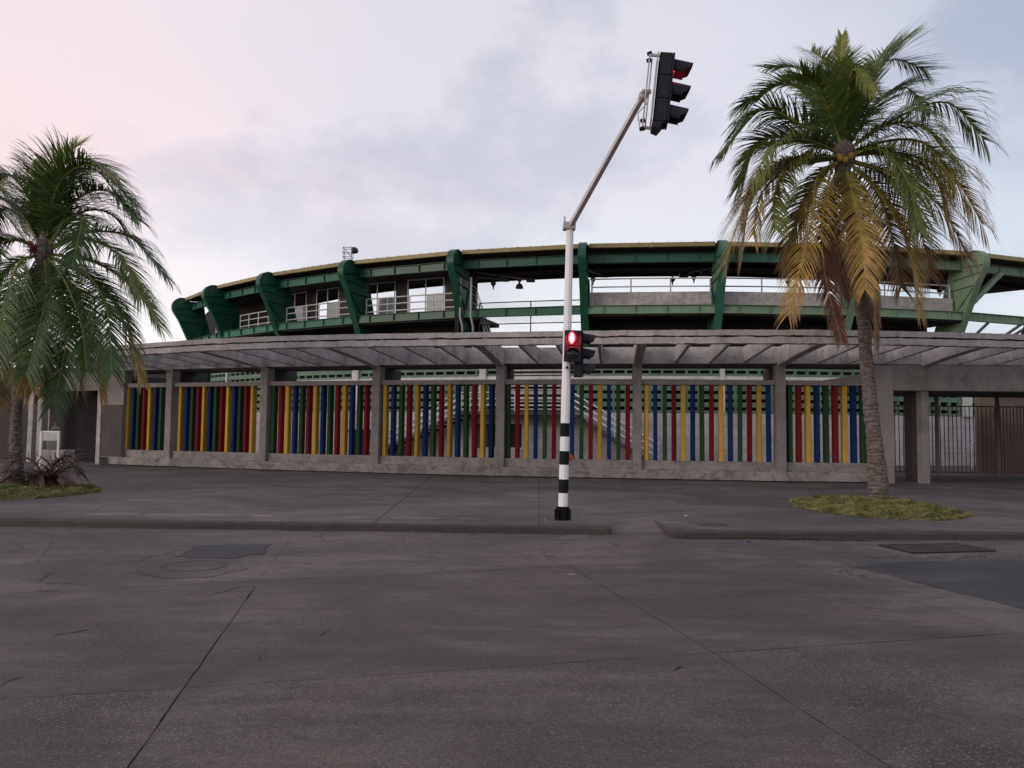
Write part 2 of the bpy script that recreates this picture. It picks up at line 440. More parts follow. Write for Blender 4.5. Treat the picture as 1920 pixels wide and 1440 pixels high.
def slab(name, poly, mat, parent, z0, z1, gap=.004, seed=0, dz=0.0, amp=.007):
    p = ragged(offset_poly(poly, gap), seed=seed, amp=amp)
    mb = MB(); mb.prism(p, z0, z1 + dz)
    return mb.build(name, mat, parent)
i11, i12 = inter(J1, J2m), inter(J1, J3m)
slab('slab', [inter(J1, LX), i11, inter(J2n, NY), inter(LX, NY)], M['road_near'], road, RZ - .1, RZ, seed=1, dz=.004)
slab('slab', [i11, i12, inter(J3n, NY), inter(J2n, NY)], M['road_near'], road, RZ - .1, RZ, seed=2)
slab('slab', [i12, inter(J1, RX), inter(RX, NY), inter(J3n, NY)], M['road_near'], road, RZ - .1, RZ, gap=.005, seed=3, dz=-.001)
j24, j34, j64 = inter(J2m, J4), inter(J3m, J4), inter(J6, J4)
CQ = g(-120, 1250).xy; LM = Vector((-45, CQ.y + .6))
ca, cb = g(472, 1101), g(365, 1104)
ca = inter(J2m, (ca, cb)); 
slab('slab', [i11, ca, cb.xy, CQ, LM, inter(J1, LX)], M['road_mid'], road, RZ - .1, RZ, gap=.004, seed=4, dz=.003)
slab('slab', [ca, j24, inter(J4, LX), LM, CQ, cb.xy], M['road_mid'], road, RZ - .1, RZ, gap=.004, seed=5, dz=-.002)
slab('slab', [i11, i12, j34, j24], M['road_mid'], road, RZ - .1, RZ, gap=.004, seed=6)
j61 = inter(J1, J6)
slab('slab', [i12, j61, j64, j34], M['road_mid'], road, RZ - .1, RZ, gap=.004, seed=7, dz=.001)
slab('slab', [j61, inter(J1, RX), inter(J4, RX), j64], M['road_far'], road, RZ - .1, RZ, gap=.003, seed=8)
JA = (g(500, 1022), g(960, 1030))
J2f = (g(487, 1089), g(548, 1005))
slab('slab', [j24, inter(J2f, KY), inter(LX, KY), inter(J4, LX)], M['road_far'], road, RZ - .1, RZ, gap=.004, seed=9)
slab('slab', [j24, inter(J4, RX), inter(RX, KY), inter(J2f, KY)], M['road_far'], road, RZ - .1, RZ, gap=.004, seed=10, dz=.001)
def patch(name, pts, mat, z, parent, amp=.05, step=.1, th=.004, seed=0):
    p = ragged([Vector(q[:2]) for q in pts], step=.06, amp=amp * 1.8, seed=seed)
    mb = MB(); mb.prism(p, z - .03, z + th); return mb.build(name, mat, parent)
patch('asphalt_patch', [g(1600, 1062), g(1720, 1052), g(2400, 1046), g(2700, 1190), g(1940, 1150), g(1850, 1125)], M['tar'], RZ + .002, road, amp=.05, seed=3)
patch('asphalt_patch', [g(332, 1044), g(372, 1023), g(512, 1020), g(498, 1038), g(430, 1048)], M['tar'], RZ + .002, road, amp=.06, seed=5)
patch('asphalt_patch', [g(240, 1075), g(300, 1048), g(440, 1050), g(465, 1066), g(400, 1082), g(300, 1086)], M['road_mid'], RZ + .001, road, amp=.06, seed=8)
patch('asphalt_patch', [g(1040, 1012), g(1060, 1003), g(1100, 1003), g(1105, 1012)], M['pavelt'], RZ + .001, road, amp=.04, seed=9)
def crack(pts, w, seed, z=RZ + .0065, par=None):
    rnd = random.Random(seed); A = catm(pts); V = []; Fq = []
    for k, q in enumerate(A):
        u_ = (A[min(k + 1, len(A) - 1)] - A[max(k - 1, 0)]).normalized(); n_ = Vector((-u_.y, u_.x)); j = rnd.gauss(0, .014)
        ww = w * rnd.uniform(.3, 1.3) * math.sin(math.pi * min(1, (k + .5) / len(A))) ** .4
        V += [(q.x + n_.x * (j + ww), q.y + n_.y * (j + ww), z), (q.x + n_.x * (j - ww), q.y + n_.y * (j - ww), z)]
        if k: Fq.append((2 * k - 2, 2 * k - 1, 2 * k + 1, 2 * k))
    mb = MB(); mb.v = V; mb.f = Fq; mb.build('crack', M['soil'], par or road)
def catm(pts):
    out = []
    for a, b in zip(pts[:-1], pts[1:]):
        a, b = Vector(a[:2]), Vector(b[:2]); k = max(2, int((b - a).length / .05))
        out += [a + (b - a) * (i / k) for i in range(k)]
    return out + [Vector(pts[-1][:2])]
for i_, (pp_, w_) in enumerate(((((0, 1006), (110, 1008), (300, 1012)), .010), (((66, 1094), (100, 1074), (118, 1070)), .014), (((66, 1094), (140, 1094)), .016),
        (((98, 1193), (130, 1188), (165, 1182)), .020), (((0, 1288), (22, 1277), (45, 1270)), .012), (((325, 1120), (380, 1110), (430, 1104)), .008),
        (((235, 1062), (280, 1046), (345, 1030)), .014), (((60, 1066), (90, 1030), (105, 1010)), .007), (((605, 1195), (612, 1185), (620, 1176)), .010),
        (((1262, 1256), (1277, 1252), (1290, 1251)), .016), (((700, 1098), (900, 1085), (1060, 1080)), .006), (((480, 1262), (505, 1205)), .004), (((390, 1118), (440, 1104), (470, 1101)), .022))):
    crack([g(*q) for q in pp_], w_ * .55, i_)

# pavement
pb = MB(); pb.prism([inter(K, LX), K[1].xy, KR[0].xy, inter(KR, RX), (80, 140), (-80, 140)], -.299, -.20)
pave = pb.build('pavement', M['soil'], kind='structure')
def para(L, d):     # a plan line shifted by d away from the camera
    u = Vector((L[1][0] - L[0][0], L[1][1] - L[0][1])).normalized(); n = Vector((-u.y, u.x))
    return (Vector(L[0][:2]) + n * d, Vector(L[1][:2]) + n * d)
KB, KRB = para(K, .16), para(KR, .16)
FAR = ((-60, 44), (60, 44))
lines = [((-45, 10), (-45, 20)), (G(230, 960), G(595, 905)), (G(695, 985), G(805, 896)), (G(1012, 983), G(1010, 897)),
         (G(1335, 981), G(1220, 906)), (G(1650, 992), G(1430, 905)), (G(1905, 975), G(1650, 906)), ((45, 10), (45, 20))]
D0, D1 = G(1128, 973), G(1222, 973)                    # top of the dropped kerb
ramp_l, ramp_r = G(1148, 1001, RZ), G(1262, 1006, RZ)
for i in range(7):
    a, b = lines[i], lines[i + 1]
    if i == 1:    # the joint runs out; keep it near the kerb only
        far = []
    far = [inter(b, FAR), inter(a, FAR)]
    if i == 0: far = [Vector((-17, 44)), Vector((-45, 44))]
    if i == 1: far = [inter(b, FAR), Vector((-17, 44))]
    bx = lambda L: (L[0], L[1])
    if i == 0: b = (inter(lines[1], KB), Vector((-17, 44)))
    if i == 1: a = (inter(lines[1], KB), Vector((-17, 44)))
    if i < 3: near = [inter(a, KB), inter(b, KB)]
    elif i == 3: near = [inter(a, KB), ramp_l.xy + Vector((0, .16)), D0.xy, D1.xy, G(1258, 990).xy, inter(b, KRB)]
    else: near = [inter(a, KRB), inter(b, KRB)]
    mb = MB(); poly = near + far
    if i == 3: pol = ragged([Vector(q[:2]) for q in poly], amp=.004, seed=30)
    else: pol = ragged(offset_poly(poly, .007), seed=20 + i)
    mb.prism(pol, -.19, (0, .002, -.002, .001, 0, .003, 0)[i])
    mb.build('slab', M['pave'], pave)
mb = MB(); mb.add([(*ramp_l.xy, RZ + .003), (*ramp_r.xy, RZ + .003), (*D1.xy, .001), (*D0.xy, .001),
                   (*ramp_l.xy, -.25), (*ramp_r.xy, -.25), (*D1.xy, -.25), (*D0.xy, -.25)],
                  [(0, 1, 2, 3), (4, 7, 6, 5), (0, 4, 5, 1), (1, 5, 6, 2), (2, 6, 7, 3), (3, 7, 4, 0)])
mb.build('dropped_kerb', M['pave'], pave)
# pale mortar strip along the kerb (left of the mast)
def strip(pxs, y0, y1, name='mortar_strip'):
    top = [G(x, y0(x)) for x in pxs]; bot = [G(x, y1(x)) for x in pxs]
    patch(name, bot + top[::-1], M['pavelt'], .004, pave, amp=.02, th=.003, seed=2)
for k_, (xa_, xb_, ya_, hh_) in enumerate(((155, 262, 962, 5), (268, 420, 963.5, 4), (470, 520, 966, 3), (640, 700, 969, 3), (730, 835, 970, 4), (850, 925, 971.5, 3), (1000, 1030, 973, 2))):
    patch('mortar_strip', [G(xa_, ya_ + hh_), G((xa_ + xb_) / 2, ya_ + hh_ + 1), G(xb_, ya_ + hh_), G(xb_ - 6, ya_ + .5), G((xa_ + xb_) / 2, ya_), G(xa_ + 9, ya_)], M['pavelt'], .004, pave, amp=.035, th=.002, seed=k_)
# kerbs
def kerb(pts, seed):
    mb = MB(); n = []
    for i in range(len(pts) - 1):
        a, b = Vector(pts[i][:2]), Vector(pts[i + 1][:2]); k = max(1, int((b - a).length / .12)); k = min(k, 300)
        for j in range(k): n.append(a + (b - a) * (j / k))
    n.append(Vector(pts[-1][:2])); secs = []
    for i, q in enumerate(n):
        u = (n[min(i + 1, len(n) - 1)] - n[max(i - 1, 0)]).normalized(); nn = Vector((-u.y, u.x))
        w = lambda s: noise.noise(Vector((q.x * 2.3, q.y * 2.3, s + seed))) * .012 + noise.noise(Vector((q.x * 9, q.y * 9, s + seed))) * .008
        p0, p1, p2, p3 = q + nn * w(1), q + nn * (.03 + w(2)), q + nn * .155, q + nn * .155
        secs.append([(p0.x, p0.y, -.27), (p0.x, p0.y, -.035 + w(3)), (p1.x, p1.y, -.002 + w(4) * .4), (p2.x, p2.y, .0), (p3.x, p3.y, -.27)])
    for i, s_ in enumerate(secs):
        mb.v += s_
        if i:
            for k in range(5):
                a = (i - 1) * 5 + k; b = (i - 1) * 5 + (k + 1) % 5
                mb.f.append((a, b, b + 5, a + 5))
    mb.f += [(4, 3, 2, 1, 0), tuple(len(mb.v) - 5 + k for k in range(5))]
    o = mb.build('kerb', M['kerb'], kind='structure'); return o
uL = (K[1].xy - K[0].xy).normalized(); uR = (KR[1].xy - KR[0].xy).normalized()
kerb([K[0].xy - uL * 34, K[0].xy, K[1].xy], 1)
kerb([G(1218, 972).xy, KR[0].xy, KR[1].xy, KR[1].xy + uR * 34], 5)

# ------------------------------------------------------------------ colonnade: posts, plinth, canopy
P = [Vector(p) for p in ((-13.6, 30.5), (-9.30, 28.85), (-4.87, 27.5), (-.40, 26.3), (4.2, 25.74), (8.79, 25.1), (13.42, 24.95), (18.05, 24.9), (22.7, 25.1))]
PL = P[0] + (P[0] - P[1]).normalized() * 3.1
PP = [PL] + P                       # plan polyline of the post fronts
root = thing('pergola', 'long grey concrete canopy on square posts with open ribs above the coloured fence', 'pergola', (0, 26, 0))
# front fascia line
FT = []
for x, y in ((140, 652), (255, 645.5), (365, 636.5), (480, 631.5), (610, 627.5), (892, 623), (1205, 618.8), (1543, 617.8), (1850, 624.5), (1920, 627)):
    FT.append(G(x, y, 4.43).xy)
FT = [FT[0] - (FT[1] - FT[0]).normalized() * 8] + FT + [FT[-1] + (FT[-1] - FT[-2]).normalized() * 9]
# smooth Y(X)
def smoothY(x):
    s = w = 0
    for i in range(80):
        t = x + (i - 40) * .08
        for a, b in zip(FT[:-1], FT[1:]):
            if a.x <= t <= b.x or (b is FT[-1] and t > b.x) or (a is FT[0] and t < a.x):
                k = math.exp(-((t - x) / 1.6) ** 2); s += k * (a.y + (b.y - a.y) * (t - a.x) / (b.x - a.x)); w += k; break
    return s / w
FX = [FT[0].x + .12 * i for i in range(int((FT[-1].x - FT[0].x) / .12) + 1)]
FC = [Vector((x, smoothY(x))) for x in FX]
def front_at(px, z=4.04):
    best = min(range(len(FC)), key=lambda i: abs(proj((FC[i].x, FC[i].y, z))[0] - px)); return FC[best]
def rear_at(px, z=3.9):
    for a, b in zip(PP[:-1], PP[1:]):
        t = on_line(a, b, px, z)
        if -.001 <= t <= 1.001: return a + (b - a) * t
    if px < 1000:
        t = on_line(PP[0], PP[1], px, z); return PP[0] + (PP[1] - PP[0]) * t
    t = on_line(PP[-2], PP[-1], px, z); return PP[-2] + (PP[-1] - PP[-2]) * t
def band(z0, z1, th, amp0, amp1, seed, name, off=0.0, mat=None):
    mb = MB()
    for i, q in enumerate(FC):
        u = (FC[min(i + 1, len(FC) - 1)] - FC[max(i - 1, 0)]).normalized(); nn = Vector((-u.y, u.x))
        r = lambda s, a: a * (noise.noise(Vector((q.x * 2.1, s, seed))) + .8 * noise.noise(Vector((q.x * 7.3, s, seed))) + .5 * noise.noise(Vector((q.x * 17, s, seed))))
        f = q + nn * (off + .25 * r(9, .02)); b = q + nn * (off + th)
        mb.v += [(f.x, f.y, z0 + r(1, amp0)), (f.x, f.y, z1 + r(2, amp1)), (b.x, b.y, z1), (b.x, b.y, z0)]
        if i:
            for k in range(4):
                a = (i - 1) * 4 + k; c = (i - 1) * 4 + (k + 1) % 4
                mb.f.append((a, a + 4, c + 4, c))
    mb.f += [(0, 1, 2, 3), tuple(len(mb.v) - 1 - k for k in range(4))]
    return mb.build(name, mat or M['fascia'], root)
band(4.055, 4.232, .30, .026, .024, 1, 'fascia_beam')
band(4.275, 4.43, .26, .026, .012, 2, 'roof_edge', off=-.012)
band(4.20, 4.30, .18, 0, 0, 3, 'joint_bed', off=.10, mat=M['soil'])
# back beam along the posts
for i, (a, b) in enumerate(zip(PP[:-1], PP[1:])):
    u = unit(a, b); n = Vector((-u.y, u.x)); L = (b - a).length; c = (a + b) / 2
    mb = MB(); mb.obox(c + n * .17, u, L / 2 + .02, .15, 3.86, 4.42)
    mb.build('back_beam', M['conc_lt'], root, bevel=.012)
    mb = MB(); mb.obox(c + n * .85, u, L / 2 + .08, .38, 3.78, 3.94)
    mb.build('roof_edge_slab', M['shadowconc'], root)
# ribs
thin = [(10, 218), (60, 250), (110, 285), (217, 357), (279, 406), (320, 445), (435, 549), (497, 597), (546, 643), (690, 763), (752.5, 818), (816, 872),
        (970, 1007), (1043, 1066), (1119, 1127), (1292, 1267), (1370, 1332), (1450, 1395), (1621, 1535), (1702, 1594), (1768, 1661), (1915, 1800), (1990, 1868), (2060, 1935)]
main = [(165, 318), (370, 492), (610, 703), (892, 937), (1205, 1195), (1543, 1466), (1850, 1735), (2150, 2000)]
def rib(fx, rx, hw, big):
    f, r = front_at(fx), rear_at(rx)
    u = (r - f).normalized(); f = f + u * .24; r = r + u * .04; n = Vector((-u.y, u.x)); Lr = (r - f).length
    if big: prof = [(0, 4.40), (0, 4.03), (.45, 4.02), (Lr * .55, 3.93), (Lr, 3.78), (Lr, 4.40)]
    else: prof = [(0, 4.40), (0, 4.04), (Lr, 3.88), (Lr, 4.40)]
    A = [(f.x + u.x * d - n.x * hw, f.y + u.y * d - n.y * hw, z) for d, z in prof]
    B = [(f.x + u.x * d + n.x * hw, f.y + u.y * d + n.y * hw, z) for d, z in prof]
    mb = MB(); mb.loft(A, B); return mb.build('main_rib' if big else 'rib', M['conc_lt'], root, bevel=.01)
for a, b in thin: rib(a, b, .05, False)
for a, b in main: rib(a, b, .14, True)
# posts, with the cross beams running back from their heads
for i, p in enumerate(P):
    u = unit(PP[i], PP[i + 2]) if i + 2 < len(PP) else unit(PP[i], PP[i + 1]); n = Vector((-u.y, u.x))
    mb = MB(); c = p + n * .20; hw_ = .15 if i != 6 else .125
    z0 = .30 if i < 6 else 0.0
    mb.obox(c, u, hw_, .22 if i != 6 else .16, z0, 3.80)
    mb.build('post', M['conc'], root, bevel=.015)
    if i < 6:
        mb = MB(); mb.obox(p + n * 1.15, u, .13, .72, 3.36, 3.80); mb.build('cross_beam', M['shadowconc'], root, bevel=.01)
# plinth
for i in range(6):
    a = PP[i]; b = PP[i + 1]
    if i == 0: a = a + unit(a, b) * .1
    u = unit(a, b); n = Vector((-u.y, u.x)); k = int((b - a).length / .1); mb = MB()
    for j in range(k + 1):
        q = a + (b - a) * (j / k)
        w = lambda s, m=.01: m * (noise.noise(Vector((q.x * 2.5, s, 3))) + .8 * noise.noise(Vector((q.x * 9, s, 3))))
        e = q - n * (.07 + w(1, .008)); h = q + n * .45
        mb.v += [(e.x, e.y, .035 + w(2, .015)), (e.x, e.y, .31 + w(3)), (e.x + n.x * .02, e.y + n.y * .02, .33 + w(3)), (h.x, h.y, .33), (h.x, h.y, 0)]
        if j:
            for m_ in range(5):
                x = (j - 1) * 5 + m_; y = (j - 1) * 5 + (m_ + 1) % 5; mb.f.append((x, x + 5, y + 5, y))
    mb.f += [(0, 1, 2, 3, 4), tuple(len(mb.v) - 1 - k_ for k_ in range(5))]
    mb.build('plinth', M['plinth'], root)
    mb = MB(); mb.obox((a + b) / 2 + n * .12, u, (b - a).length / 2, .10, 0, .04); mb.build('footing', M['soil'], root)  # dark strip in the recess: contact shade under the plinth put in as colour
a, b = P[5], P[6]; u = unit(a, b); n = Vector((-u.y, u.x)); tE = on_line(a, b, 1632, .2); E_ = a + (b - a) * tE
mb = MB(); L = (E_ - a).length; mb.obox(a + u * (L / 2) + n * .19, u, L / 2, .26, .03, .33); mb.build('plinth', M['plinth'], root, bevel=.02)

# ------------------------------------------------------------------ coloured slat fence, one per bay
SW, SD, SZ0, SZ1 = .138, .25, .62, 3.16
slatmesh = {}
for k in ('yellow', 'blue', 'green', 'red'):
    mb = MB(); mb.box(-SW / 2, SW / 2, -SD / 2, SD / 2, 0, SZ1 - SZ0)
    slatmesh[k] = mesh_of(mb, k + '_slat', M[k], bevel=.018)
cyc = ['yellow', 'blue', 'green', 'red']
bays = [  # pxfirst, pxlast, first colour, count, label
    (PL, P[0], 242, 303.5, 0, 7, 'narrow far left slat panel of seven slats beside the concrete end wall'),
    (P[0], P[1], 340.6, 474.7, 0, 13, 'panel of thirteen packed coloured slats, second from the left, starting and ending with yellow'),
    (P[1], P[2], 514.7, 688, 2, 14, 'slat panel with the blue tank glimpsed behind its right end'),
    (P[2], P[3], 723.3, 921.7, 0, 14, 'slat panel in front of the stair that climbs to the right'),
    (P[3], P[4], 953.8, 1177, 2, 14, 'slat panel directly behind the striped traffic light mast'),
    (P[4], P[5], 1211.5, 1441, 0, 14, 'slat panel between the mast and the palm, green block screen behind it'),
    (P[5], P[6], 1480, 1617, 2, 9, 'short slat panel beside the palm trunk under the sloping beam')]
for bi, (a, b, x0, x1, c0, cnt, lab) in enumerate(bays):
    u = unit(a, b); n = Vector((-u.y, u.x)); ang = math.atan2(u.y, u.x)
    A = a + n * .24; B = b + n * .24
    t0, t1 = on_line(A, B, x0, 1.9), on_line(A, B, x1, 1.9); L = (b - a).length
    s = a + u * .15; e = b - u * .15
    if bi == 0: t0s = on_line(a, b, 232, 1.9); s = a + u * (t0s * L)
    if bi == 6: e = E_
    mid = (s + e) / 2; hl = (e - s).length / 2
    fr = thing('slat_fence', lab, 'fence', (mid.x, mid.y, 0), 'coloured slat panels between the posts')
    mb = MB(); mb.obox(mid + n * .24, u, hl, .13, .33, .628); mb.build('sill', M['sill'], fr, bevel=.012)
    mb = MB(); mb.obox(mid + n * .24, u, hl, .15, 3.155, 3.32); mb.build('top_rail', M['conc'], fr, bevel=.012)
    for k in range(cnt):
        t = t0 + (t1 - t0) * k / (cnt - 1); q = A + (B - A) * t; c = cyc[(c0 + k) % 4]
        so = inst(slatmesh[c], 'slat', fr, (q.x, q.y, SZ0), ang + R(random.uniform(-2.5, 2.5)), scale=(random.uniform(.94, 1.06), 1, 1), label=c + ' painted slat')
        so.rotation_euler.y = R(random.uniform(-.25, .25))

# right-hand portal: end wall, haunch, deep lintel, dark roof, gates
a, b = P[5], P[6]; u = unit(a, b); n = Vector((-u.y, u.x)); Lb = (b - a).length
ta, tb = on_line(a, b, 1628, 1.5) * Lb, on_line(a, b, 1673.5, 1.5) * Lb
portal = thing('entrance_portal', 'wide grey concrete entrance with deep lintel over the rusty gates on the right', 'entrance', (*(a + u * tb), 0))
mb = MB(); mb.obox(a + u * ((ta + tb) / 2) + n * .16, u, (tb - ta) / 2, .28, 0, 3.82); mb.build('side_wall', M['conc'], portal, bevel=.015)
th = on_line(a, b, 1545, 3.3) * Lb
pr = [(th, 3.322), (ta - .002, 3.322), (ta - .002, 3.60), (th + .9, 3.46)]
mb = MB(); mb.loft([(a.x + u.x * d + n.x * .1, a.y + u.y * d + n.y * .1, z) for d, z in pr], [(a.x + u.x * d + n.x * .36, a.y + u.y * d + n.y * .36, z) for d, z in pr])
mb.build('haunch', M['conc'], portal)
g0 = a + u * tb
for (s, e) in ((g0, P[6]), (P[6], P[7]), (P[7], P[8])):
    u2 = unit(s, e); n2 = Vector((-u2.y, u2.x)); mb = MB(); mb.obox((s + e) / 2 + n2 * .16, u2, (e - s).length / 2, .25, 3.0, 3.835)
    mb.build('lintel', M['conc'], portal, bevel=.01)
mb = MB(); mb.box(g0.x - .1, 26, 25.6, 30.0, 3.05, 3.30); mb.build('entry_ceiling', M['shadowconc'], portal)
w0 = W(1712, 820, 26.2)
mb = MB(); mb.box(w0.x - .20, w0.x + .22, 25.9, 26.4, 0, 3.04); mb.build('post_dark_side', M['rough'], portal, bevel=.01)  # separate dark box forms the gate post's darker left side
# gates
GY = 29.7
def gate(x0, x1, label, dense):
    A, B = W(x0, 820, GY), W(x1, 820, GY)
    gt = thing('bar_gate', label, 'gate', ((A.x + B.x) / 2, GY, 0), 'rusty bar gates in the entrance')
    n_ = int((B.x - A.x) / dense); bar = MB(); bar.box(-.012, .012, -.012, .012, 0, 2.54); bm_ = mesh_of(bar, 'gate_bar', M['rust'])
    for i in range(n_ + 1): inst(bm_, 'bar', gt, (A.x + (B.x - A.x) * i / n_, GY, .14))
    for z in (.12, 2.66):
        mb = MB(); mb.box(A.x, B.x, GY - .02, GY + .02, z, z + .045); mb.build('rail', M['rust'], gt)
    return gt
gate(1662, 1702, 'narrow bar gate section beside the left wall of the entrance', .15)
gate(1742, 1755, 'thin sliver of bar gate left of the first pipe post', .13)
gate(1763, 1866, 'wide middle bar gate between the two pipe posts', .155)
gate(1876, 2010, 'right bar gate running out of the frame past the second pipe post', .13)
for x, lab in ((1757, 'left pipe gate post with bands'), (1871, 'right pipe gate post with bolt holes')):
    p = W(x, 820, GY); mb = MB(); mb.tube([(p.x, GY, 0), (p.x, GY, 3.04)], .075, 12)
    gp = mb.build('gate_post', M['gatep'], smooth='auto'); tag(gp, lab + ' in the entrance', 'post', 'pipe posts of the gates')
    for z in (.45, .6, 2.45):
        mb = MB(); mb.lathe((p.x, GY, z), [(.09, 0), (.09, .05)], 12); mb.build('band', M['gatep'], gp)
    for z in (.9, 1.2, 1.55, 1.95):
        mb = MB(); mb.lathe((p.x, GY - .073, z), [(.018, 0), (.018, .01)], 8, axis=(0, -1, 0)); mb.build('bolt', M['iron'], gp)
# room at the right behind the gates
q = W(1838, 820, 32.0); mb = MB(); mb.box(q.x, q.x + 9, 32.0, 32.35, 0, 3.3)
tag(mb.build('ticket_room', concrete('brown_render', (.17, .125, .10), stain=.5)), 'dark concrete room behind the gates at the right edge', 'building')

# left-hand portal
u = unit(PP[0], PP[1]); n = Vector((-u.y, u.x)); e1 = rear_at(232, 1.9)
lp = thing('entrance_portal', 'shadowed left entrance with stained end wall, pale posts and lintel behind the palm', 'entrance', (PL.x, PL.y, 0))
e0 = rear_at(193, 1.9)
mb = MB(); mb.obox((e0 + e1) / 2 + n * .16, u, (e1 - e0).length / 2, .2, .3, 3.86); mb.build('end_wall', M['conc'], lp, bevel=.01)
mb = MB(); mb.obox((e0 + e1) / 2 + n * -.052, u, (e1 - e0).length / 2 - .01, .012, .35, 2.45); mb.build('stained_render', M['rough'], lp)
for x, dpt in ((187.5, 0), (176, .6)):
    q = rear_at(x, 1.9); q = q + n * dpt; mb = MB(); mb.obox(q + n * .1, u, .11, .16, 0, 3.4 if dpt == 0 else 3.3); mb.build('post', M['conc_lt'], lp, bevel=.01)
q0, q1 = rear_at(60, 3.3), rear_at(192, 3.3)
mb = MB(); mb.obox((q0 + q1) / 2 + n * .3, u, (q1 - q0).length / 2, .2, 3.05, 3.84); mb.build('lintel', M['conc'], lp, bevel=.01)
for x in (72, 18, 4):
    q = rear_at(x, 1.9) + n * (.2 if x != 4 else 1.0); mb = MB(); mb.obox(q, u, .14, .15, 0, 3.84); mb.build('pillar', M['conc_lt'], lp, bevel=.01)
qa, qb = rear_at(-260, 1.9), rear_at(60, 1.9)
mb = MB(); mb.obox((qa + qb) / 2 + n * .3, u, (qb - qa).length / 2, .15, 3.05, 3.84); mb.build('lintel', M['conc'], lp)
qw0, qw1 = Vector((-40, 37.5)), Vector((-14.5, 34.0))
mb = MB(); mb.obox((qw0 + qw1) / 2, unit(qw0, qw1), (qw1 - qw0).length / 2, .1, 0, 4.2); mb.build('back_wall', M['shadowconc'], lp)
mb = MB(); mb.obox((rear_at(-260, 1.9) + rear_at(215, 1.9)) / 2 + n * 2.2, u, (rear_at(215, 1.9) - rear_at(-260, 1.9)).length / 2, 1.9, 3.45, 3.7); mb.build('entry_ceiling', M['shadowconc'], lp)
# folded slatted gate leaf in the left entrance
qg = rear_at(163, 1.6) + n * 1.4
lg = thing('folding_gate', 'grey vertical-bar gate leaf folded back in the dark left entrance', 'gate', (qg.x, qg.y, 0))
for i in range(8):
    mb = MB(); mb.obox(qg + u * (-.30 + i * .085), u, .012, .012, .2, 2.35); mb.build('bar', M['galv'], lg)
for z in (.2, 2.33):
    mb = MB(); mb.obox(qg, u, .31, .018, z, z + .04); mb.build('rail', M['galv'], lg)

# ------------------------------------------------------------------ stadium
AZ, DC, RB = 8.25, 83.5, 45.5
CX, CY = DC * math.sin(R(AZ)), DC * math.cos(R(AZ))
def ring(th, r, z=0.0):
    a = R(AZ + th); return Vector((CX - r * math.sin(a), CY - r * math.cos(a), z))
def th_of(px, py, r):
    d = ray(px, py); dx, dy = d.x, d.y; k = dx * dx + dy * dy; b_ = -(dx * CX + dy * CY); c = CX * CX + CY * CY - r * r
    disc = b_ * b_ - k * c
    t = (-b_ - math.sqrt(max(disc, 0))) / k; x, y = dx * t, dy * t
    return math.degrees(math.atan2(CX - x, CY - y)) - AZ
st = thing('stadium', 'round stadium with green steel brackets and ring beams above concrete walls', 'stadium', (CX, CY, 0))
TH = [2.6 + 8.8 * k for k in range(-5, 6)]            # bracket angles, + to the left
def arc_box(t0, t1, r0, r1, z0, z1, seg=None, zi0=None, zi1=None):
    """curved box; zi = heights on the inner radius r0"""
    mb = MB(); seg = seg or max(1, int(abs(t1 - t0) / 1.6))
    zi0 = z0 if zi0 is None else zi0; zi1 = z1 if zi1 is None else zi1
    for i in range(seg + 1):
        t = t0 + (t1 - t0) * i / seg
        mb.v += [tuple(ring(t, r1, z0)), tuple(ring(t, r1, z1)), tuple(ring(t, r0, zi1)), tuple(ring(t, r0, zi0))]
        if i:
            for k in range(4):
                a = (i - 1) * 4 + k; c = (i - 1) * 4 + (k + 1) % 4; mb.f.append((a, a + 4, c + 4, c))
    mb.f += [(0, 1, 2, 3), tuple(len(mb.v) - 1 - k for k in range(4))]
    return mb
def beam(t0, t1, r, z0, z1, mat, name):
    """I-beam between two brackets, straight, with its web stiffeners"""
    A, B = ring(t0, r), ring(t1, r); a2, b2 = A.xy, B.xy; u = unit(a2, b2); n = Vector((-u.y, u.x))
    if n.dot(Vector((CX, CY)) - a2) > 0: n = -n        # n points outwards
    L = (b2 - a2).length; c = (a2 + b2) / 2; mb = MB()
    mb.obox(c, u, L / 2, .012, z0 + .02, z1 - .02)
    mb.obox(c, u, L / 2, .12, z0, z0 + .022); mb.obox(c, u, L / 2, .12, z1 - .022, z1)
    o = mb.build(name, mat, st)
    k = max(2, round(L / 1.75)); sm = MB(); sm.obox((0, 0), (0, 1), .050, .010, z0 + .0225, z1 - .0225); me = mesh_of(sm, 'stiffener', mat)
    for i in range(k):
        q = a2 + u * (L * (i + .5) / k) + n * .062
        s = bpy.data.objects.new('stiffener', me); col.objects.link(s); s.parent = o
        s.location = Vector((q.x, q.y, 0)) - ORG[o.name]; s.rotation_euler = (0, 0, math.atan2(n.y, n.x) - math.pi / 2)
    return o
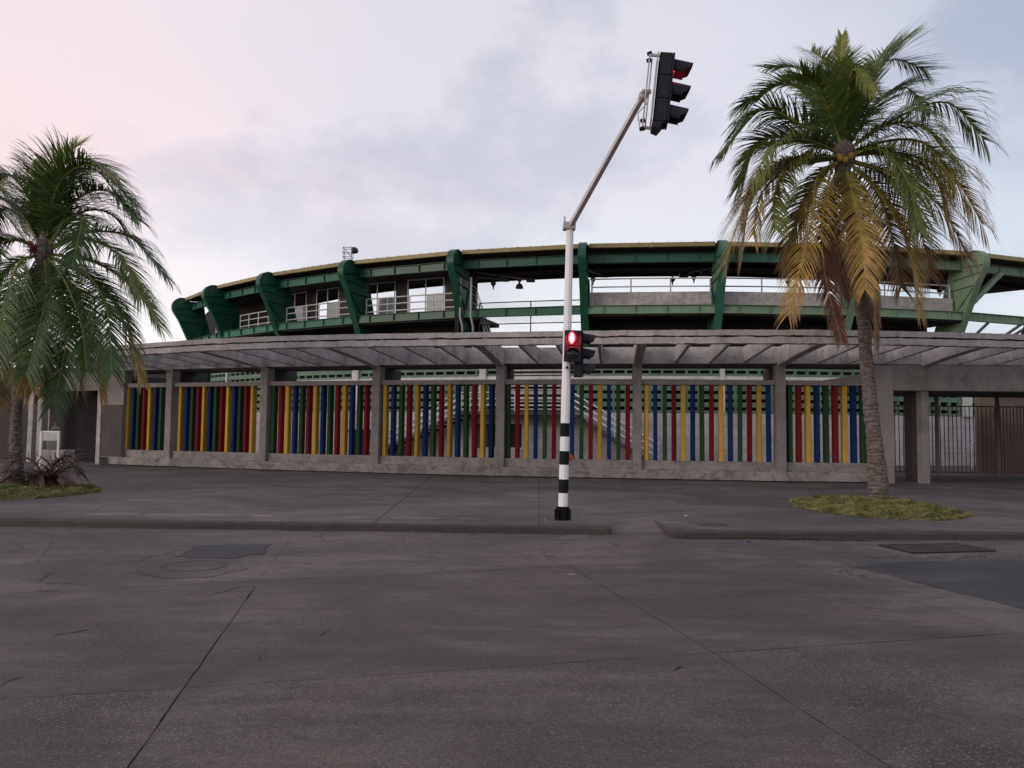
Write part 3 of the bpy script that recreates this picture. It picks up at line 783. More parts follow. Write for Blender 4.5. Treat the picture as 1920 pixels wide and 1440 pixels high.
# brackets
def fin(th, mat):
    """steel bracket in the radial plane: box web, outer flange wrapped round the head, stiffener plates"""
    # outer profile (offset from RB, z) from the foot up and over the head
    foot = [(-2.55, 4.3), (-1.75, 6.9), (-.55, 9.45)]
    head = []
    cx_, cz_, rr = -.72, 10.42, .68
    for k in range(11):
        a = R(-25 + k * 16); head.append((cx_ + rr * math.cos(a), cz_ + rr * math.sin(a)))
    outer = foot + head
    inner = [(-1.9, 10.92), (-2.3, 10.5), (-2.45, 9.6), (-2.85, 8.2), (-3.35, 7.0), (-4.0, 5.4), (-4.4, 4.3)]
    prof = outer + inner
    ra = R(AZ + th); rad = Vector((-math.sin(ra), -math.cos(ra))); tan = Vector((rad.y, -rad.x))
    def pt(d, z, s): q = Vector((CX, CY)) + rad * (RB + d) + tan * s; return (q.x, q.y, z)
    mb = MB(); mb.loft([pt(d, z, -.11) for d, z in prof], [pt(d, z, .11) for d, z in prof])
    o = mb.build('bracket', mat, st)
    fl = MB(); hw = .20; N = len(outer)
    for d, z in outer:
        fl.v += [pt(d, z, -hw), pt(d, z, hw)]
    ins = []
    for i, (d, z) in enumerate(outer):
        p0, p1 = outer[max(i - 1, 0)], outer[min(i + 1, N - 1)]; tx, tz = p1[0] - p0[0], p1[1] - p0[1]; l = math.hypot(tx, tz)
        nx, nz = tz / l, -tx / l      # outward normal
        ins.append((d + nx * .035, z + nz * .035))
    for d, z in ins: fl.v += [pt(d, z, -hw), pt(d, z, hw)]
    for i in range(N - 1):
        a = 2 * i; b = 2 * N + 2 * i
        fl.f += [(a, a + 2, a + 3, a + 1), (b, b + 1, b + 3, b + 2), (a, b, b + 2, a + 2), (a + 1, a + 3, b + 3, b + 1)]
    fl.f += [(0, 1, 2 * N + 1, 2 * N), (2 * N - 2, 4 * N - 2, 4 * N - 1, 2 * N - 1)]
    fl.build('flange', mat, o, smooth='auto')
    def plate(p, q, w=.19, t=.022):
        dx, dz = q[0] - p[0], q[1] - p[1]; l = math.hypot(dx, dz); nx, nz = -dz / l * t / 2, dx / l * t / 2
        pr = [(p[0] + nx, p[1] + nz), (q[0] + nx, q[1] + nz), (q[0] - nx, q[1] - nz), (p[0] - nx, p[1] - nz)]
        for s in (-1, 1):
            m_ = MB(); m_.loft([pt(d, z, s * .112) for d, z in pr], [pt(d, z, s * w) for d, z in pr]); m_.build('stiffener', mat, o)
    plate((-.10, 10.30), (-2.0, 10.45)); plate((-.22, 9.95), (-2.3, 9.75)); plate((-.62, 9.35), (-2.35, 9.25), .21, .05)
    plate((-1.62, 7.3), (-3.1, 7.6)); plate((-.75, 9.2), (-1.9, 8.0)); plate((-2.3, 9.2), (-1.9, 8.0)); plate((-1.9, 8.0), (-1.75, 7.4))
    fl2 = MB(); inn = [(-2.45, 9.6), (-2.85, 8.2), (-3.35, 7.0), (-4.0, 5.4), (-4.4, 4.3)]
    for (p, q) in zip(inn[:-1], inn[1:]):
        fl2.loft([pt(p[0], p[1], -.18), pt(q[0], q[1], -.18), pt(q[0] - .04, q[1], -.18), pt(p[0] - .04, p[1], -.18)],
                 [pt(p[0], p[1], .18), pt(q[0], q[1], .18), pt(q[0] - .04, q[1], .18), pt(p[0] - .04, p[1], .18)])
    fl2.build('inner_flange', mat, o)
    return o
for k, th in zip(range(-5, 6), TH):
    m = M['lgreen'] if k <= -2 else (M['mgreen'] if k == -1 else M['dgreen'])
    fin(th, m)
dth = math.degrees(.2 / 44)
for k in range(-5, 5):
    t0, t1 = TH[k + 5] + .25, TH[k + 6] - .25
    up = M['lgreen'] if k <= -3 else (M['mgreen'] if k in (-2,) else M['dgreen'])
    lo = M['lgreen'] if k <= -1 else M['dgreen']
    if k >= 1: up = lo = M['mgreen'] if k >= 2 else M['dgreen']  # left bays paler: the light on these beams is put into the paint
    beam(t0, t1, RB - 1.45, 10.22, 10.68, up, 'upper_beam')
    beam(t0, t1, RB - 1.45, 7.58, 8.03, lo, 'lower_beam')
    # gutter (straight between bracket heads) with joint straps
    A, B = ring(t0 - .05, RB - .95).xy, ring(t1 + .05, RB - .95).xy; u = unit(A, B); n = Vector((-u.y, u.x))
    mb = MB(); mb.obox((A + B) / 2, u, (B - A).length / 2 - .12, .10, 10.90, 11.12); gt = mb.build('gutter', M['cream'], st, bevel=.01)
    for f in (.16, .5, .84):
        q = A + (B - A) * f; mb = MB(); mb.obox(q, u, .03, .115, 10.88, 11.13); mb.build('gutter_strap', M['cream'], gt)
# roof: soffit, sheet and purlins, sloping up inwards
for k in range(-5, 5):
    t0, t1 = TH[k + 5], TH[k + 6]
    arc_box(t0, t1, RB - 9.0, RB - 1.06, 10.93, 11.10, seg=3, zi0=11.15, zi1=11.35).build('roof_sheet', M['soffit'], st)
    for r_, z_ in ((RB - 3.2, 10.98), (RB - 5.6, 11.03), (RB - 8.9, 11.20)):
        arc_box(t0, t1, r_ - .1, r_, z_ - .22, z_, seg=3).build('purlin', M['darkin'], st)
for i in range(-21, 26):
    t = TH[5] + i * .9; mb = MB(); a, b = ring(t, RB - .95), ring(t, RB - 3.0); mb.tube([(a.x, a.y, 11.135), (b.x, b.y, 11.20)], .018, 5)
    mb.build('roof_seam', M['roofm'], st)
for (x0, x1, zz) in ((1225, 1375, 11.10), (890, 950, 11.14)):
    ta, tb = th_of(x0, 455, RB - 2.5), th_of(x1, 455, RB - 2.5)
    arc_box(ta, tb, RB - 6, RB - 1.9, 11.12, 11.17, seg=4, zi0=zz + .32, zi1=zz + .37).build('raised_roof_panel', M['glass'] if x0 == 890 else M['roofm'], st)
# gallery floor, stand wall
def sector(lo, hi): return min(lo, hi), max(lo, hi)
OPEN = sector(th_of(893, 600, RB - 1.5), th_of(1097, 600, RB - 1.5))
SOL = [sector(TH[1] + .6 + .1, TH[5] - .2), sector(OPEN[1], TH[-1])]
SOL = [(TH[2], OPEN[0] - .15), (OPEN[1], TH[-1] + 3)]
for i, (a, b) in enumerate(SOL):
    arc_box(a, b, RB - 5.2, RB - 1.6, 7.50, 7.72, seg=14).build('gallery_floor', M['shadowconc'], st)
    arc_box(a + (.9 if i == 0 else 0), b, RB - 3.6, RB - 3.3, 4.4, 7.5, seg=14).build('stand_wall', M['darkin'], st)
t0, t1 = TH[2] + .4, TH[4] - .0
for (a, b) in ((TH[2] + .45, TH[3] - .35), (TH[3] + .35, TH[4] - .35), (TH[4] + .35, TH[5] - .3)):
    arc_box(a, b, RB - 2.05, RB - 1.85, 8.10, 8.78, seg=1).build('parapet', M['conc_lt'], st, bevel=.01)
def rail(a, b, r, z0, z1, levels, posts, mat, name='railing', rad=.038):
    mb = MB(); N = max(1, int(abs(b - a) / 1.2))
    for z in levels: mb.tube([ring(a + (b - a) * i / N, r, z) for i in range(N + 1)], rad, 6)
    o = mb.build(name, mat, st)
    for i in range(posts):
        t = a + (b - a) * i / (posts - 1); m_ = MB(); m_.tube([ring(t, r, z0), ring(t, r, z1)], rad, 6); m_.build('post', mat, o)
    return o
for (a, b) in ((TH[2] + .6, TH[3] - .4), (TH[3] + .4, TH[4] - .4), (TH[4] + .4, TH[5] - .45)):
    rail(a, b, RB - 1.95, 8.78, 9.50, (9.48, 9.06), 4, M['railw'])
for k in (6, 7, 8, 9):
    a, b = TH[k - 0] + .5, TH[k + 1] - .5 if k + 1 < len(TH) else TH[k] + 8
    if k == 8: a, b = TH[8] + .5, TH[9] - 2.2
    if k == 9: a, b = TH[9] + .4, TH[9] + 3.0
    rail(a, b, RB - 1.9, 8.03, 9.05, (9.03, 8.66, 8.27), 5, M['railw'])
# open bay: dark rails and chain link
rail(OPEN[0] + .1, OPEN[1], RB - 2.0, 5.5, 8.45, (8.42, 7.25), 3, M['iron'], 'fence_rail', .03)
mb = MB(); N = 44
for i in range(N):
    for s in (0, 1):
        t_a = OPEN[0] + (OPEN[1] - OPEN[0]) * i / N; t_b = OPEN[0] + (OPEN[1] - OPEN[0]) * min(N, i + 6.5) / N
        mb.tube([ring(t_a if s else t_b, RB - 2.0, 7.3), ring(t_b if s else t_a, RB - 2.0, 8.4)], .004, 3, cap=False)
mb.build('chain_link', M['galv'], st, kind='stuff')
# rooms with windows in the two left bays
def room(a, b, z0=8.05, z1=10.9, wins=()):
    r = RB - 3.3
    T = lambda f: a + (b - a) * f
    fs = [0.0]
    for (w0, w1) in wins: fs += [w0, w1]
    fs.append(1.0)
    for i in range(0, len(fs), 2):
        if fs[i + 1] - fs[i] > .004: arc_box(T(fs[i]), T(fs[i + 1]), r - .15, r, z0, z1, seg=2).build('room_wall', M['shadowconc'], st)
    for (w0, w1) in wins:
        arc_box(T(w0), T(w1), r - .15, r, 10.25, z1, seg=1).build('room_wall', M['shadowconc'], st)
        arc_box(T(w0), T(w1), r - .15, r, z0 - .3, z0 + .25, seg=1).build('room_wall', M['shadowconc'], st)
        fr = MB(); z = (z0 + .27, 10.24); A, B = ring(T(w0), r + .03), ring(T(w1), r + .03)
        for f in (0.02, .5, .98): q = A.lerp(B, f); fr.tube([(q.x, q.y, z[0]), (q.x, q.y, z[1])], .035, 4)
        for zz in (z[0], z[1]): fr.tube([(A.x, A.y, zz), (B.x, B.y, zz)], .035, 4)
        w = fr.build('window', M['white'], st)
        q0, q1 = A.lerp(B, .04), A.lerp(B, .47); pm_ = MB()
        pm_.obox(((q0.x + q1.x) / 2, (q0.y + q1.y) / 2), unit(q0, q1), (q1 - q0).length / 2, .006, z[0] + .04, 9.35); pm_.build('pane', M['frost'], w)
lt = lambda x: th_of(x, 570, RB - 3.3)
room(lt(878), lt(664), wins=[((878 - 838) / 214, (878 - 771) / 214), ((878 - 749) / 214, (878 - 676) / 214)])
room(lt(664), lt(526), wins=[((664 - 640) / 138, (664 - 600) / 138), ((664 - 582) / 138, (664 - 533) / 138)])
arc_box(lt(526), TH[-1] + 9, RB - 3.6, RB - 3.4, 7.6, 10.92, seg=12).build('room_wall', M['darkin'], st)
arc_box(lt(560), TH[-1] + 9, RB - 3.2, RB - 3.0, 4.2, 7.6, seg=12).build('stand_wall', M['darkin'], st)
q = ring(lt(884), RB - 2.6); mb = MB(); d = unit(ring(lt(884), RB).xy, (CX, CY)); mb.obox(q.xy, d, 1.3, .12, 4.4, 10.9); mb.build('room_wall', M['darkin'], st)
# down pipes by the fourth bracket
for x, off in ((863, .2), (883, -.6)):
    t = th_of(x, 560, RB - 1.2); tb_ = th_of(x + 6, 620, RB - 2.4)
    mb = MB(); mb.tube([ring(t, RB - 1.2, 9.7), ring(t, RB - 1.2, 7.6), ring(t - .1, RB - 1.35, 7.1), ring(tb_, RB - 2.3, 5.2)], .06, 8); mb.build('down_pipe', M['galv'], st, smooth='auto')
# stair at the end of the gallery (dark steel handrails going down to the right)
mb = MB()
for r_, dz in ((RB - 2.2, 0), (RB - 3.2, 0)):
    for h in (0, .45, .9):
        mb.tube([ring(th_of(884, 540, r_), r_, 8.6 + h), ring(th_of(893, 560, r_), r_, 8.35 + h), ring(th_of(925, 620, r_), r_, 5.6 + h)], .022, 5)
for x, z in ((884, 8.4), (893, 8.1), (908, 6.9)):
    t = th_of(x, 560, RB - 2.2); mb.tube([ring(t, RB - 2.2, z - .3), ring(t, RB - 2.2, z + 1.0)], .022, 5)
mb.build('stair_rail', M['galv'], st)
# right edge braces
for (x0, y0, x1, y1, r_) in ((1832, 625, 1851, 607, RB - 5), (1889, 626, 1915, 608, RB - 5), (1905, 626, 1930, 611, RB - 5)):
    a = W(x0, y0, 46); b = W(x1, y1, 46); d = (b - a); mb = MB(); mb.tube([a - d * 3, b + d * .1], .09, 6); mb.build('brace', M['galv'], st)
tq = TH[2]; mb = MB(); a, b = ring(tq - .5, RB - 1.2, 8.9), ring(tq - 3.2, RB - 1.4, 10.25)
mb.tube([ring(tq - .3, RB - 1.2, 8.5), b], .17, 4, rot=R(45)); mb.build('brace', M['lgreen'], st)
# slanted pipe under the right gallery
a, b = W(1378, 628, 41), W(1389, 594, 41); mb = MB(); mb.tube([a + (a - b) * .6, b], .07, 6); mb.build('brace', M['galv'], st)

# lower wall: panels, ledge, block screen, columns
RW = RB - 1.0
TL, TR = th_of(392, 800, RW), th_of(2000, 800, RW)
arc_box(TR, TL, RW - 1.0, RW - .8, 0, 5.6, seg=60).build('inner_wall', M['darkin'], st)  # near-black wall paints in the darkness behind the block screen
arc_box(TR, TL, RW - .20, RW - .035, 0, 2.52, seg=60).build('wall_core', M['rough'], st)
pw = 1.22; dT = math.degrees(pw / RW); doorL, doorR = th_of(914, 810, RW), th_of(992, 810, RW)
pm = MB(); pm.box(-pw / 2 + .008, pw / 2 - .008, -.04, .04, .008, .625); pmesh = mesh_of(pm, 'wall_panel', M['panelc'])
nT = int((TL - TR) / dT)
for i in range(nT):
    t = TR + (i + .5) * dT
    for j in range(4):
        z = j * .63
        if doorR < t < doorL and j in (1, 2) : continue
        q = ring(t, RW - .01, z)
        inst(pmesh, 'wall_panel', st, q, -R(AZ + t))
arc_box(TR, TL, RW - .12, RW + .07, 4.19, 4.36, seg=60).build('ledge', M['ledge'], st)
# window opening in the lower wall
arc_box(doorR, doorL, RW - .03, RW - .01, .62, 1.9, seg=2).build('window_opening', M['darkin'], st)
arc_box(doorR - .05, doorL + .05, RW - .1, RW + .10, .60, .68, seg=2).build('window_sill', M['ledge'], st)
for i in range(7):
    t = doorR + (doorL - doorR) * (i + .5) / 7; mb = MB(); mb.tube([ring(t, RW + .02, .68), ring(t, RW + .02, 1.9)], .015, 4); mb.build('window_bar', M['rust'], st)
# hollow green blocks (three frames deep openings)
bw, bh = .60, .405
bt = MB(); fw, fz = .055, .10
bt.box(-bw / 2 + .005, -bw / 2 + fw, -.1, .1, 0, bh - .008); bt.box(bw / 2 - fw, bw / 2 - .005, -.1, .1, 0, bh - .008)
bt.box(-bw / 2 + fw, bw / 2 - fw, -.1, .1, 0, .115); bt.box(-bw / 2 + fw, bw / 2 - fw, -.1, .1, bh - .123, bh - .008)
bmesh_ = mesh_of(bt, 'screen_block', M['bgreen'])
bT = math.degrees(bw / RW)
cols = [th_of(x, 740, RW) for x in (427, 533, 668, 906, 1354, 1811)]
lou = (th_of(1063, 740, RW), th_of(948, 740, RW))
cells_ = []
for i in range(int((TL - TR) / bT)):
    t = TR + (i + .5) * bT
    if lou[0] < t < lou[1]: continue
    for j in range(6):
        z = 2.54 + j * bh if j < 4 else 4.37 + (j - 4) * bh
        cells_.append((abs(t), t, z))
cells_.sort()
for c in cells_[:300]: inst(bmesh_, 'screen_block', st, ring(c[1], RW - .06, c[2]), -R(AZ + c[1]))
rest = MB()
for c in cells_[300:]:
    p = ring(c[1], RW - .06, c[2]); a = -R(AZ + c[1])
    rest.add([(p.x + v[0] * math.cos(a) - v[1] * math.sin(a), p.y + v[0] * math.sin(a) + v[1] * math.cos(a), p.z + v[2]) for v in bt.v], bt.f)
if rest.v: rest.build('screen_blocks', M['bgreen'], st, kind='stuff')
for t, w_ in zip(cols, (.20, .34, .42, .36, .22, .5)):
    d = math.degrees(w_ / 2 / RW); arc_box(t - d, t + d, RW - .15, RW + .16, 2.5, 5.6, seg=1).build('column', M['ledge'], st, bevel=.01)
# louvres behind the landing
for i in range(13):
    z = 2.62 + i * .20
    if 4.1 < z < 4.4: continue
    arc_box(lou[0], lou[1], RW - .05, RW + .05, z, z + .085, seg=3).build('louvre', M['conc_lt'], st)
# landing and double stair
L0, L1 = th_of(1072, 775, RW + 1.2), th_of(868, 775, RW + 1.2)
arc_box(L0, L1, RW + .08, RW + 1.5, 2.34, 2.52, seg=5).build('landing', M['rough'], st)
def rails3(a, b, za, zb, r, posts=2):
    mb = MB()
    for h in (.30, .62, .95): mb.tube([ring(a + (b - a) * i / 4, r, za + (zb - za) * i / 4 + h) for i in range(5)], .029, 6)
    o = mb.build('handrail', M['white'], st)
    for i in range(posts):
        f = i / (posts - 1); t = a + (b - a) * f; m_ = MB(); m_.tube([ring(t, r, za + (zb - za) * f - .02), ring(t, r, za + (zb - za) * f + .96)], .026, 6); m_.build('post', M['railw'], o)
rails3(L0, L1, 2.52, 2.52, RW + 1.45, 3)
def flight(t_top, t_bot, steps=14):
    zt = 2.52
    for i in range(steps):
        f0, f1 = i / steps, (i + 1) / steps; a, b = t_top + (t_bot - t_top) * f0, t_top + (t_bot - t_top) * f1; z = zt * (1 - (i + 1) / steps)
        arc_box(min(a, b), max(a, b), RW + .1, RW + 1.4, max(z - .14, .0), z + .02, seg=1).build('step', M['rough'], st)
    arc = MB(); A, B = ring(t_top, RW + .7), ring(t_bot, RW + .7)
    rails3(t_top, t_bot, zt, .05, RW + 1.42, 3); rails3(t_top, t_bot, zt, .05, RW + .2, 2)
flight(L1, th_of(672, 840, RW + 1.2)); flight(L0, th_of(1235, 840, RW + 1.2))
# stair behind the gates
a, b = W(1822, 860, 36), W(1860, 840, 37); mb = MB()
for h in (.0, .42, .84): mb.tube([(a.x, a.y, .35 + h), (a.x + 1.9, a.y + .6, 1.5 + h)], .03, 6)
mb.tube([(a.x, a.y, 0), (a.x, a.y, 1.2)], .035, 6); mb.build('handrail', M['railw'], st)

# lamps hanging under the roof edge
def lamp(px, py, lab, bell=True, arm=(-4.0, .9)):
    p = W(px, py + (0 if bell else 6), 42); t = thing('roof_lamp', lab, 'lamp', p, 'lamps under the roof edge')
    mb = MB()
    if bell: mb.lathe(p, [(.22, -.20), (.215, -.17), (.17, -.02), (.09, .06), (.05, .09), (.05, .16), (.10, .18), (.10, .30), (.03, .33)], 14)
    else: mb.lathe(p, [(.02, -.3), (.05, -.12), (.10, -.05), (.15, .0), (.14, .10), (.04, .16), (.04, .3)], 10)
    mb.build('shade', M['iron'], t, smooth='auto')
    mb = MB(); mb.tube([(p.x + .35, p.y, p.z + .30), (p.x + arm[0], p.y + 1.5, p.z + .3 + arm[1])], .035, 6); mb.build('arm', M['galv'], t)
    mb = MB(); mb.box(p.x + .38, p.x + .85, p.y - .12, p.y + .12, p.z + .16, p.z + .40); mb.build('ballast_box', M['iron'], t)
lamp(974, 534, 'bell shaped lamp hanging from an arm left of the mast')
lamp(925, 527, 'small spiked lamp next to the bell lamp', False, (-1.6, .35))
lamp(1112, 519, 'lamp half hidden behind the bracket right of the mast', False, (-.8, .8))
lamp(1261, 519, 'lamp above the middle of the right gallery railing', False, (3.6, .9))
lamp(1301, 515, 'lamp nearer the palm above the gallery railing', False, (2.0, .5))
lamp(1478, 524, 'lamp under the roof right of the sagging palm fronds', False, (3.0, .5))
lamp(1762, 540, 'lamp beside the big right-hand bracket', False, (2.0, .3))
# small frame and horn on the roof
p = W(652, 470, 50); t = thing('roof_floodlight', 'small metal cage with a floodlight standing on the roof edge', 'floodlight', p)
mb = MB()
for dx in (-.3, .25):
    for dy in (0, .5): mb.tube([(p.x + dx, p.y + dy, p.z - .6), (p.x + dx, p.y + dy, p.z + .25)], .02, 4)
for z in (-.4, -.1, .22): mb.tube([(p.x - .3, p.y, p.z + z), (p.x + .25, p.y, p.z + z), (p.x + .25, p.y + .5, p.z + z), (p.x - .3, p.y + .5, p.z + z), (p.x - .3, p.y, p.z + z)], .018, 4)
mb.tube([(p.x - .3, p.y, p.z + .22), (p.x + .25, p.y, p.z - .4)], .018, 4); mb.build('cage', M['iron'], t)
mb = MB(); mb.lathe((p.x + .45, p.y, p.z), [(.08, -.2), (.24, -.02), (.26, .1), (.1, .22)], 10, axis=(.6, -.3, .6)); mb.build('lamp_head', M['iron'], t, smooth='auto')
# blue tank glimpsed behind the third panel
p0, p1 = W(657, 855, 33), W(691, 855, 33)
t = thing('blue_tank', 'bright blue tank with a rim standing behind the third slat panel', 'tank', ((p0.x + p1.x) / 2, 33, 0))
mb = MB(); w_ = (p1.x - p0.x) / 2; c = (p0.x + p1.x) / 2
mb.loft([(c - w_ * .85, 32.6, 0), (c + w_ * .85, 32.6, 0), (c + w_ * .85, 33.4, 0), (c - w_ * .85, 33.4, 0)], [(c - w_, 32.5, 1.45), (c + w_, 32.5, 1.45), (c + w_, 33.5, 1.45), (c - w_, 33.5, 1.45)])
mb.build('body', M['bluebin'], t, bevel=.04)
mb = MB(); mb.box(c - w_ - .04, c + w_ + .04, 32.44, 33.56, 1.45, 1.55); mb.build('rim', M['bluebin'], t, bevel=.02)

# ------------------------------------------------------------------ traffic light mast
PY = 13.8
b0 = W(1055, 975, PY); b0.z = 0; top = W(1068.5, 428, PY)
mast = thing('traffic_light_mast', 'white traffic light mast with black bands and an arm over the road', 'traffic light', b0)
def mp(py):      # point on the mast axis seen at photo row py
    lo, hi = 0.0, 1.3
    for _ in range(40):
        m = (lo + hi) / 2
        if proj(b0.lerp(top, m))[1] > py: lo = m
        else: hi = m
    return b0.lerp(top, lo)
f_ = lambda p: .090 - .022 * (p.z / 5.3)
mb = MB(); mb.tube([mp(951), top], [f_(mp(951)), f_(top)], 10, rot=R(18)); mb.build('pole', M['white'], mast, smooth='auto')
for y0, y1 in ((818.5, 793.5), (871, 845.6), (924, 898.5)):
    a, b = mp(y0), mp(y1); mb = MB(); mb.tube([a, b], [f_(a) + .0035, f_(b) + .0035], 10, rot=R(18)); mb.build('black_band', M['black'], mast, smooth='auto')
mb = MB(); c = b0.copy()
mb.lathe((c.x, c.y, 0), [(.13, 0.0), (.125, .012), (.098, .02), (.098, .25)], 16)
for i in range(8):
    a = R(i * 45 + 10); u2 = Vector((math.cos(a), math.sin(a))); n2 = Vector((-u2.y, u2.x)); pr = [(.09, .012), (.148, .012), (.148, .18), (.10, .245), (.09, .245)]
    mb.loft([(c.x + u2.x * d + n2.x * .008, c.y + u2.y * d + n2.y * .008, z) for d, z in pr], [(c.x + u2.x * d - n2.x * .008, c.y + u2.y * d - n2.y * .008, z) for d, z in pr])
mb.build('base', M['black'], mast)
mb = MB(); mb.box(c.x - .30, c.x + .34, c.y - .27, c.y + .22, -.02, .016); mb.build('footing_pad', M['pave'], mast, bevel=.006)
mb = MB(); e = .302
for s, (x0, x1, y0, y1) in enumerate(((-.30, .34, -.292, -.272), (-.30, .34, .222, .24), (-.322, -.302, -.292, .24), (.342, .36, -.292, .24))):
    mb.box(c.x + x0, c.x + x1, c.y + y0, c.y + y1, -.01, .012)
mb.build('painted_edge', M['conc'], mast)
# arm
aend = W(1206, 179, 10.9)
mb = MB(); hd = (aend - top).normalized(); st0 = top + Vector((0, 0, .02))
mb.tube([st0 - hd * .02, aend], [.058, .048], 4, rot=R(45)); mb.build('arm', M['arm'], mast)
mb = MB(); mb.box(top.x - .125, top.x + .10, top.y - .10, top.y + .10, top.z - .03, top.z + .10); mb.build('arm_bracket', M['galv'], mast, bevel=.01)
for sx in (-.1, .075):
    mb = MB(); mb.loft([(top.x + sx, top.y - .10, top.z + .10), (top.x + sx, top.y + .10, top.z + .10), (top.x + sx, top.y - .06, top.z + .20)], [(top.x + sx + .016, top.y - .10, top.z + .10), (top.x + sx + .016, top.y + .10, top.z + .10), (top.x + sx + .016, top.y - .06, top.z + .20)])
    mb.build('gusset', M['galv'], mast)
mb = MB(); mb.tube([(top.x - .10, top.y, top.z + .1), (top.x - .10, top.y, top.z + .22)], .012, 6); mb.build('bolt', M['galv'], mast)
mb = MB(); mb.lathe(aend, [(.062, -.09), (.066, -.08), (.066, .03), (.055, .045)], 16, axis=Vector((0, -1, .15))); mb.build('arm_cap', M['galv'], mast, smooth='auto')
def signal(c, H, Wd, Dp, face, up, lens_n, lit, name='signal_head', visors=True, bg=False, mount=None):
    """3- or 2-lamp head; c = centre of the housing, face = direction it shines, up = its own upright"""
    f = Vector(face).normalized(); u_ = (Vector(up) - f * Vector(up).dot(f)).normalized(); s = u_.cross(f)
    X = lambda a, b, d: c + s * a + u_ * b + f * d
    def bxx(mb, a0, a1, b0_, b1, d0, d1, ch=0):
        A = [X(a0, b0_, d0), X(a1, b0_, d0), X(a1, b1, d0), X(a0, b1, d0)]; B = [X(a0, b0_, d1), X(a1, b0_, d1), X(a1, b1, d1), X(a0, b1, d1)]
        mb.loft(A, B)
    h = H / lens_n; mb = MB()
    for i in range(lens_n): bxx(mb, -Wd / 2, Wd / 2, -H / 2 + i * h + .002, -H / 2 + (i + 1) * h - .002, -Dp / 2, Dp / 2 - .03)
    o = mb.build(name, M['housing'], mast, bevel=.012)
    for i in range(lens_n):
        zc = -H / 2 + (i + .5) * h; m_ = MB(); bxx(m_, -Wd / 2 - .008, Wd / 2 + .008, zc - h / 2 + .004, zc + h / 2 - .004, Dp / 2 - .028, Dp / 2 - .002); m_.build('lamp_door', M['housing'], o, bevel=.006)
        rl = h * .37; m_ = MB(); m_.lathe(X(0, zc, Dp / 2 - .001), [(rl, 0), (rl * .9, .012), (rl * .5, .022), (.004, .026)], 20, axis=f)
        on = (i == lens_n - 1) and lit
        m_.build('lens', M['redglass'] if on else M['dimglass'], o, smooth='auto')
        if visors:
            m_ = MB(); N = 14; R0 = rl * 1.12; vl = h * .82
            for k in range(N + 1):
                a = R(-35 + 250 * k / N); low_ = max(0, -math.sin(a)); ln = vl * (.62 + .38 * (math.sin(a) * .5 + .5)) if math.sin(a) > -.2 else vl * .55
                for rr_ in (R0, R0 - .005):
                    drop = -.06 * ln
                    m_.v += [tuple(X(rr_ * math.cos(a), zc + rr_ * math.sin(a), Dp / 2 - .004)), tuple(X(rr_ * math.cos(a), zc + rr_ * math.sin(a) * .92 + drop - .02, Dp / 2 + ln))]
            for k in range(N):
                b_ = 4 * k; m_.f += [(b_, b_ + 1, b_ + 5, b_ + 4), (b_ + 2, b_ + 6, b_ + 7, b_ + 3), (b_ + 1, b_ + 3, b_ + 7, b_ + 5), (b_, b_ + 4, b_ + 6, b_ + 2)]
            m_.f += [(0, 2, 3, 1), (4 * N, 4 * N + 1, 4 * N + 3, 4 * N + 2)]
            m_.build('visor', M['housing'] if not on else M['visor_red'], o, smooth='auto')
    return o, X
M['visor_red'] = M['housing']
# head on the arm, seen from the side, facing right along the road
hc = W(1244, 171, 10.7)
upv = W(1250, 108, 10.62) - W(1234, 236, 10.62); upv = upv.normalized()
o, X = signal(hc, 1.0, .32, .21, (1, -.10, -.10), upv, 3, True)
ltp = X(0, .335, .20)
m_ = MB(); m_.lathe(X(0, .333, .105), [(.12, 0), (.1, .012)], 18, axis=(1, -.1, -.1)); m_.build('lit_lens', M['lamp'], o)
m_ = MB(); m_.loft([X(-.15, -.5, -.12), X(.15, -.5, -.12), X(.15, -.5, .04), X(-.15, -.5, .04)], [X(-.15, -.57, -.12), X(.15, -.57, -.12), X(.15, -.60, -.03), X(-.15, -.60, -.03)]); m_.build('lower_cowl', M['housing'], o)
m_ = MB(); m_.loft([X(-.20, -.50, -.125), X(.20, -.50, -.125), X(.20, .48, -.125), X(-.20, .48, -.125)], [X(-.20, -.50, -.14), X(.20, -.50, -.14), X(.20, .48, -.14), X(-.20, .48, -.14)]); m_.build('back_plate', M['galv'], o)
m_ = MB()
for d in (-.205, -.245): m_.tube([X(-.06 if d < -.22 else .06, -.56, d), X(-.06 if d < -.22 else .06, .50, d)], .011, 8)
for z in (-.55, .52): m_.tube([X(0, z, -.26), X(0, z, -.08)], .026, 8)
m_.tube([X(0, -.02, -.30), X(0, -.02, -.17)], .035, 8)
m_.tube([aend, aend + Vector((.05, 0, -.12)), X(0, -.35, -.33), X(0, -.55, -.28)], .008, 6)
m_.tube([aend, X(0, -.02, -.22)], .03, 8)
m_.build('mounting_rods', M['galv'], o)
for z in (-.57, .54, .44, -.45):
    m_ = MB(); m_.lathe(X(0, z, -.25), [(.03, -.03), (.035, .03)], 8, axis=(1, 0, .3)); m_.build('clamp', M['black'], o)
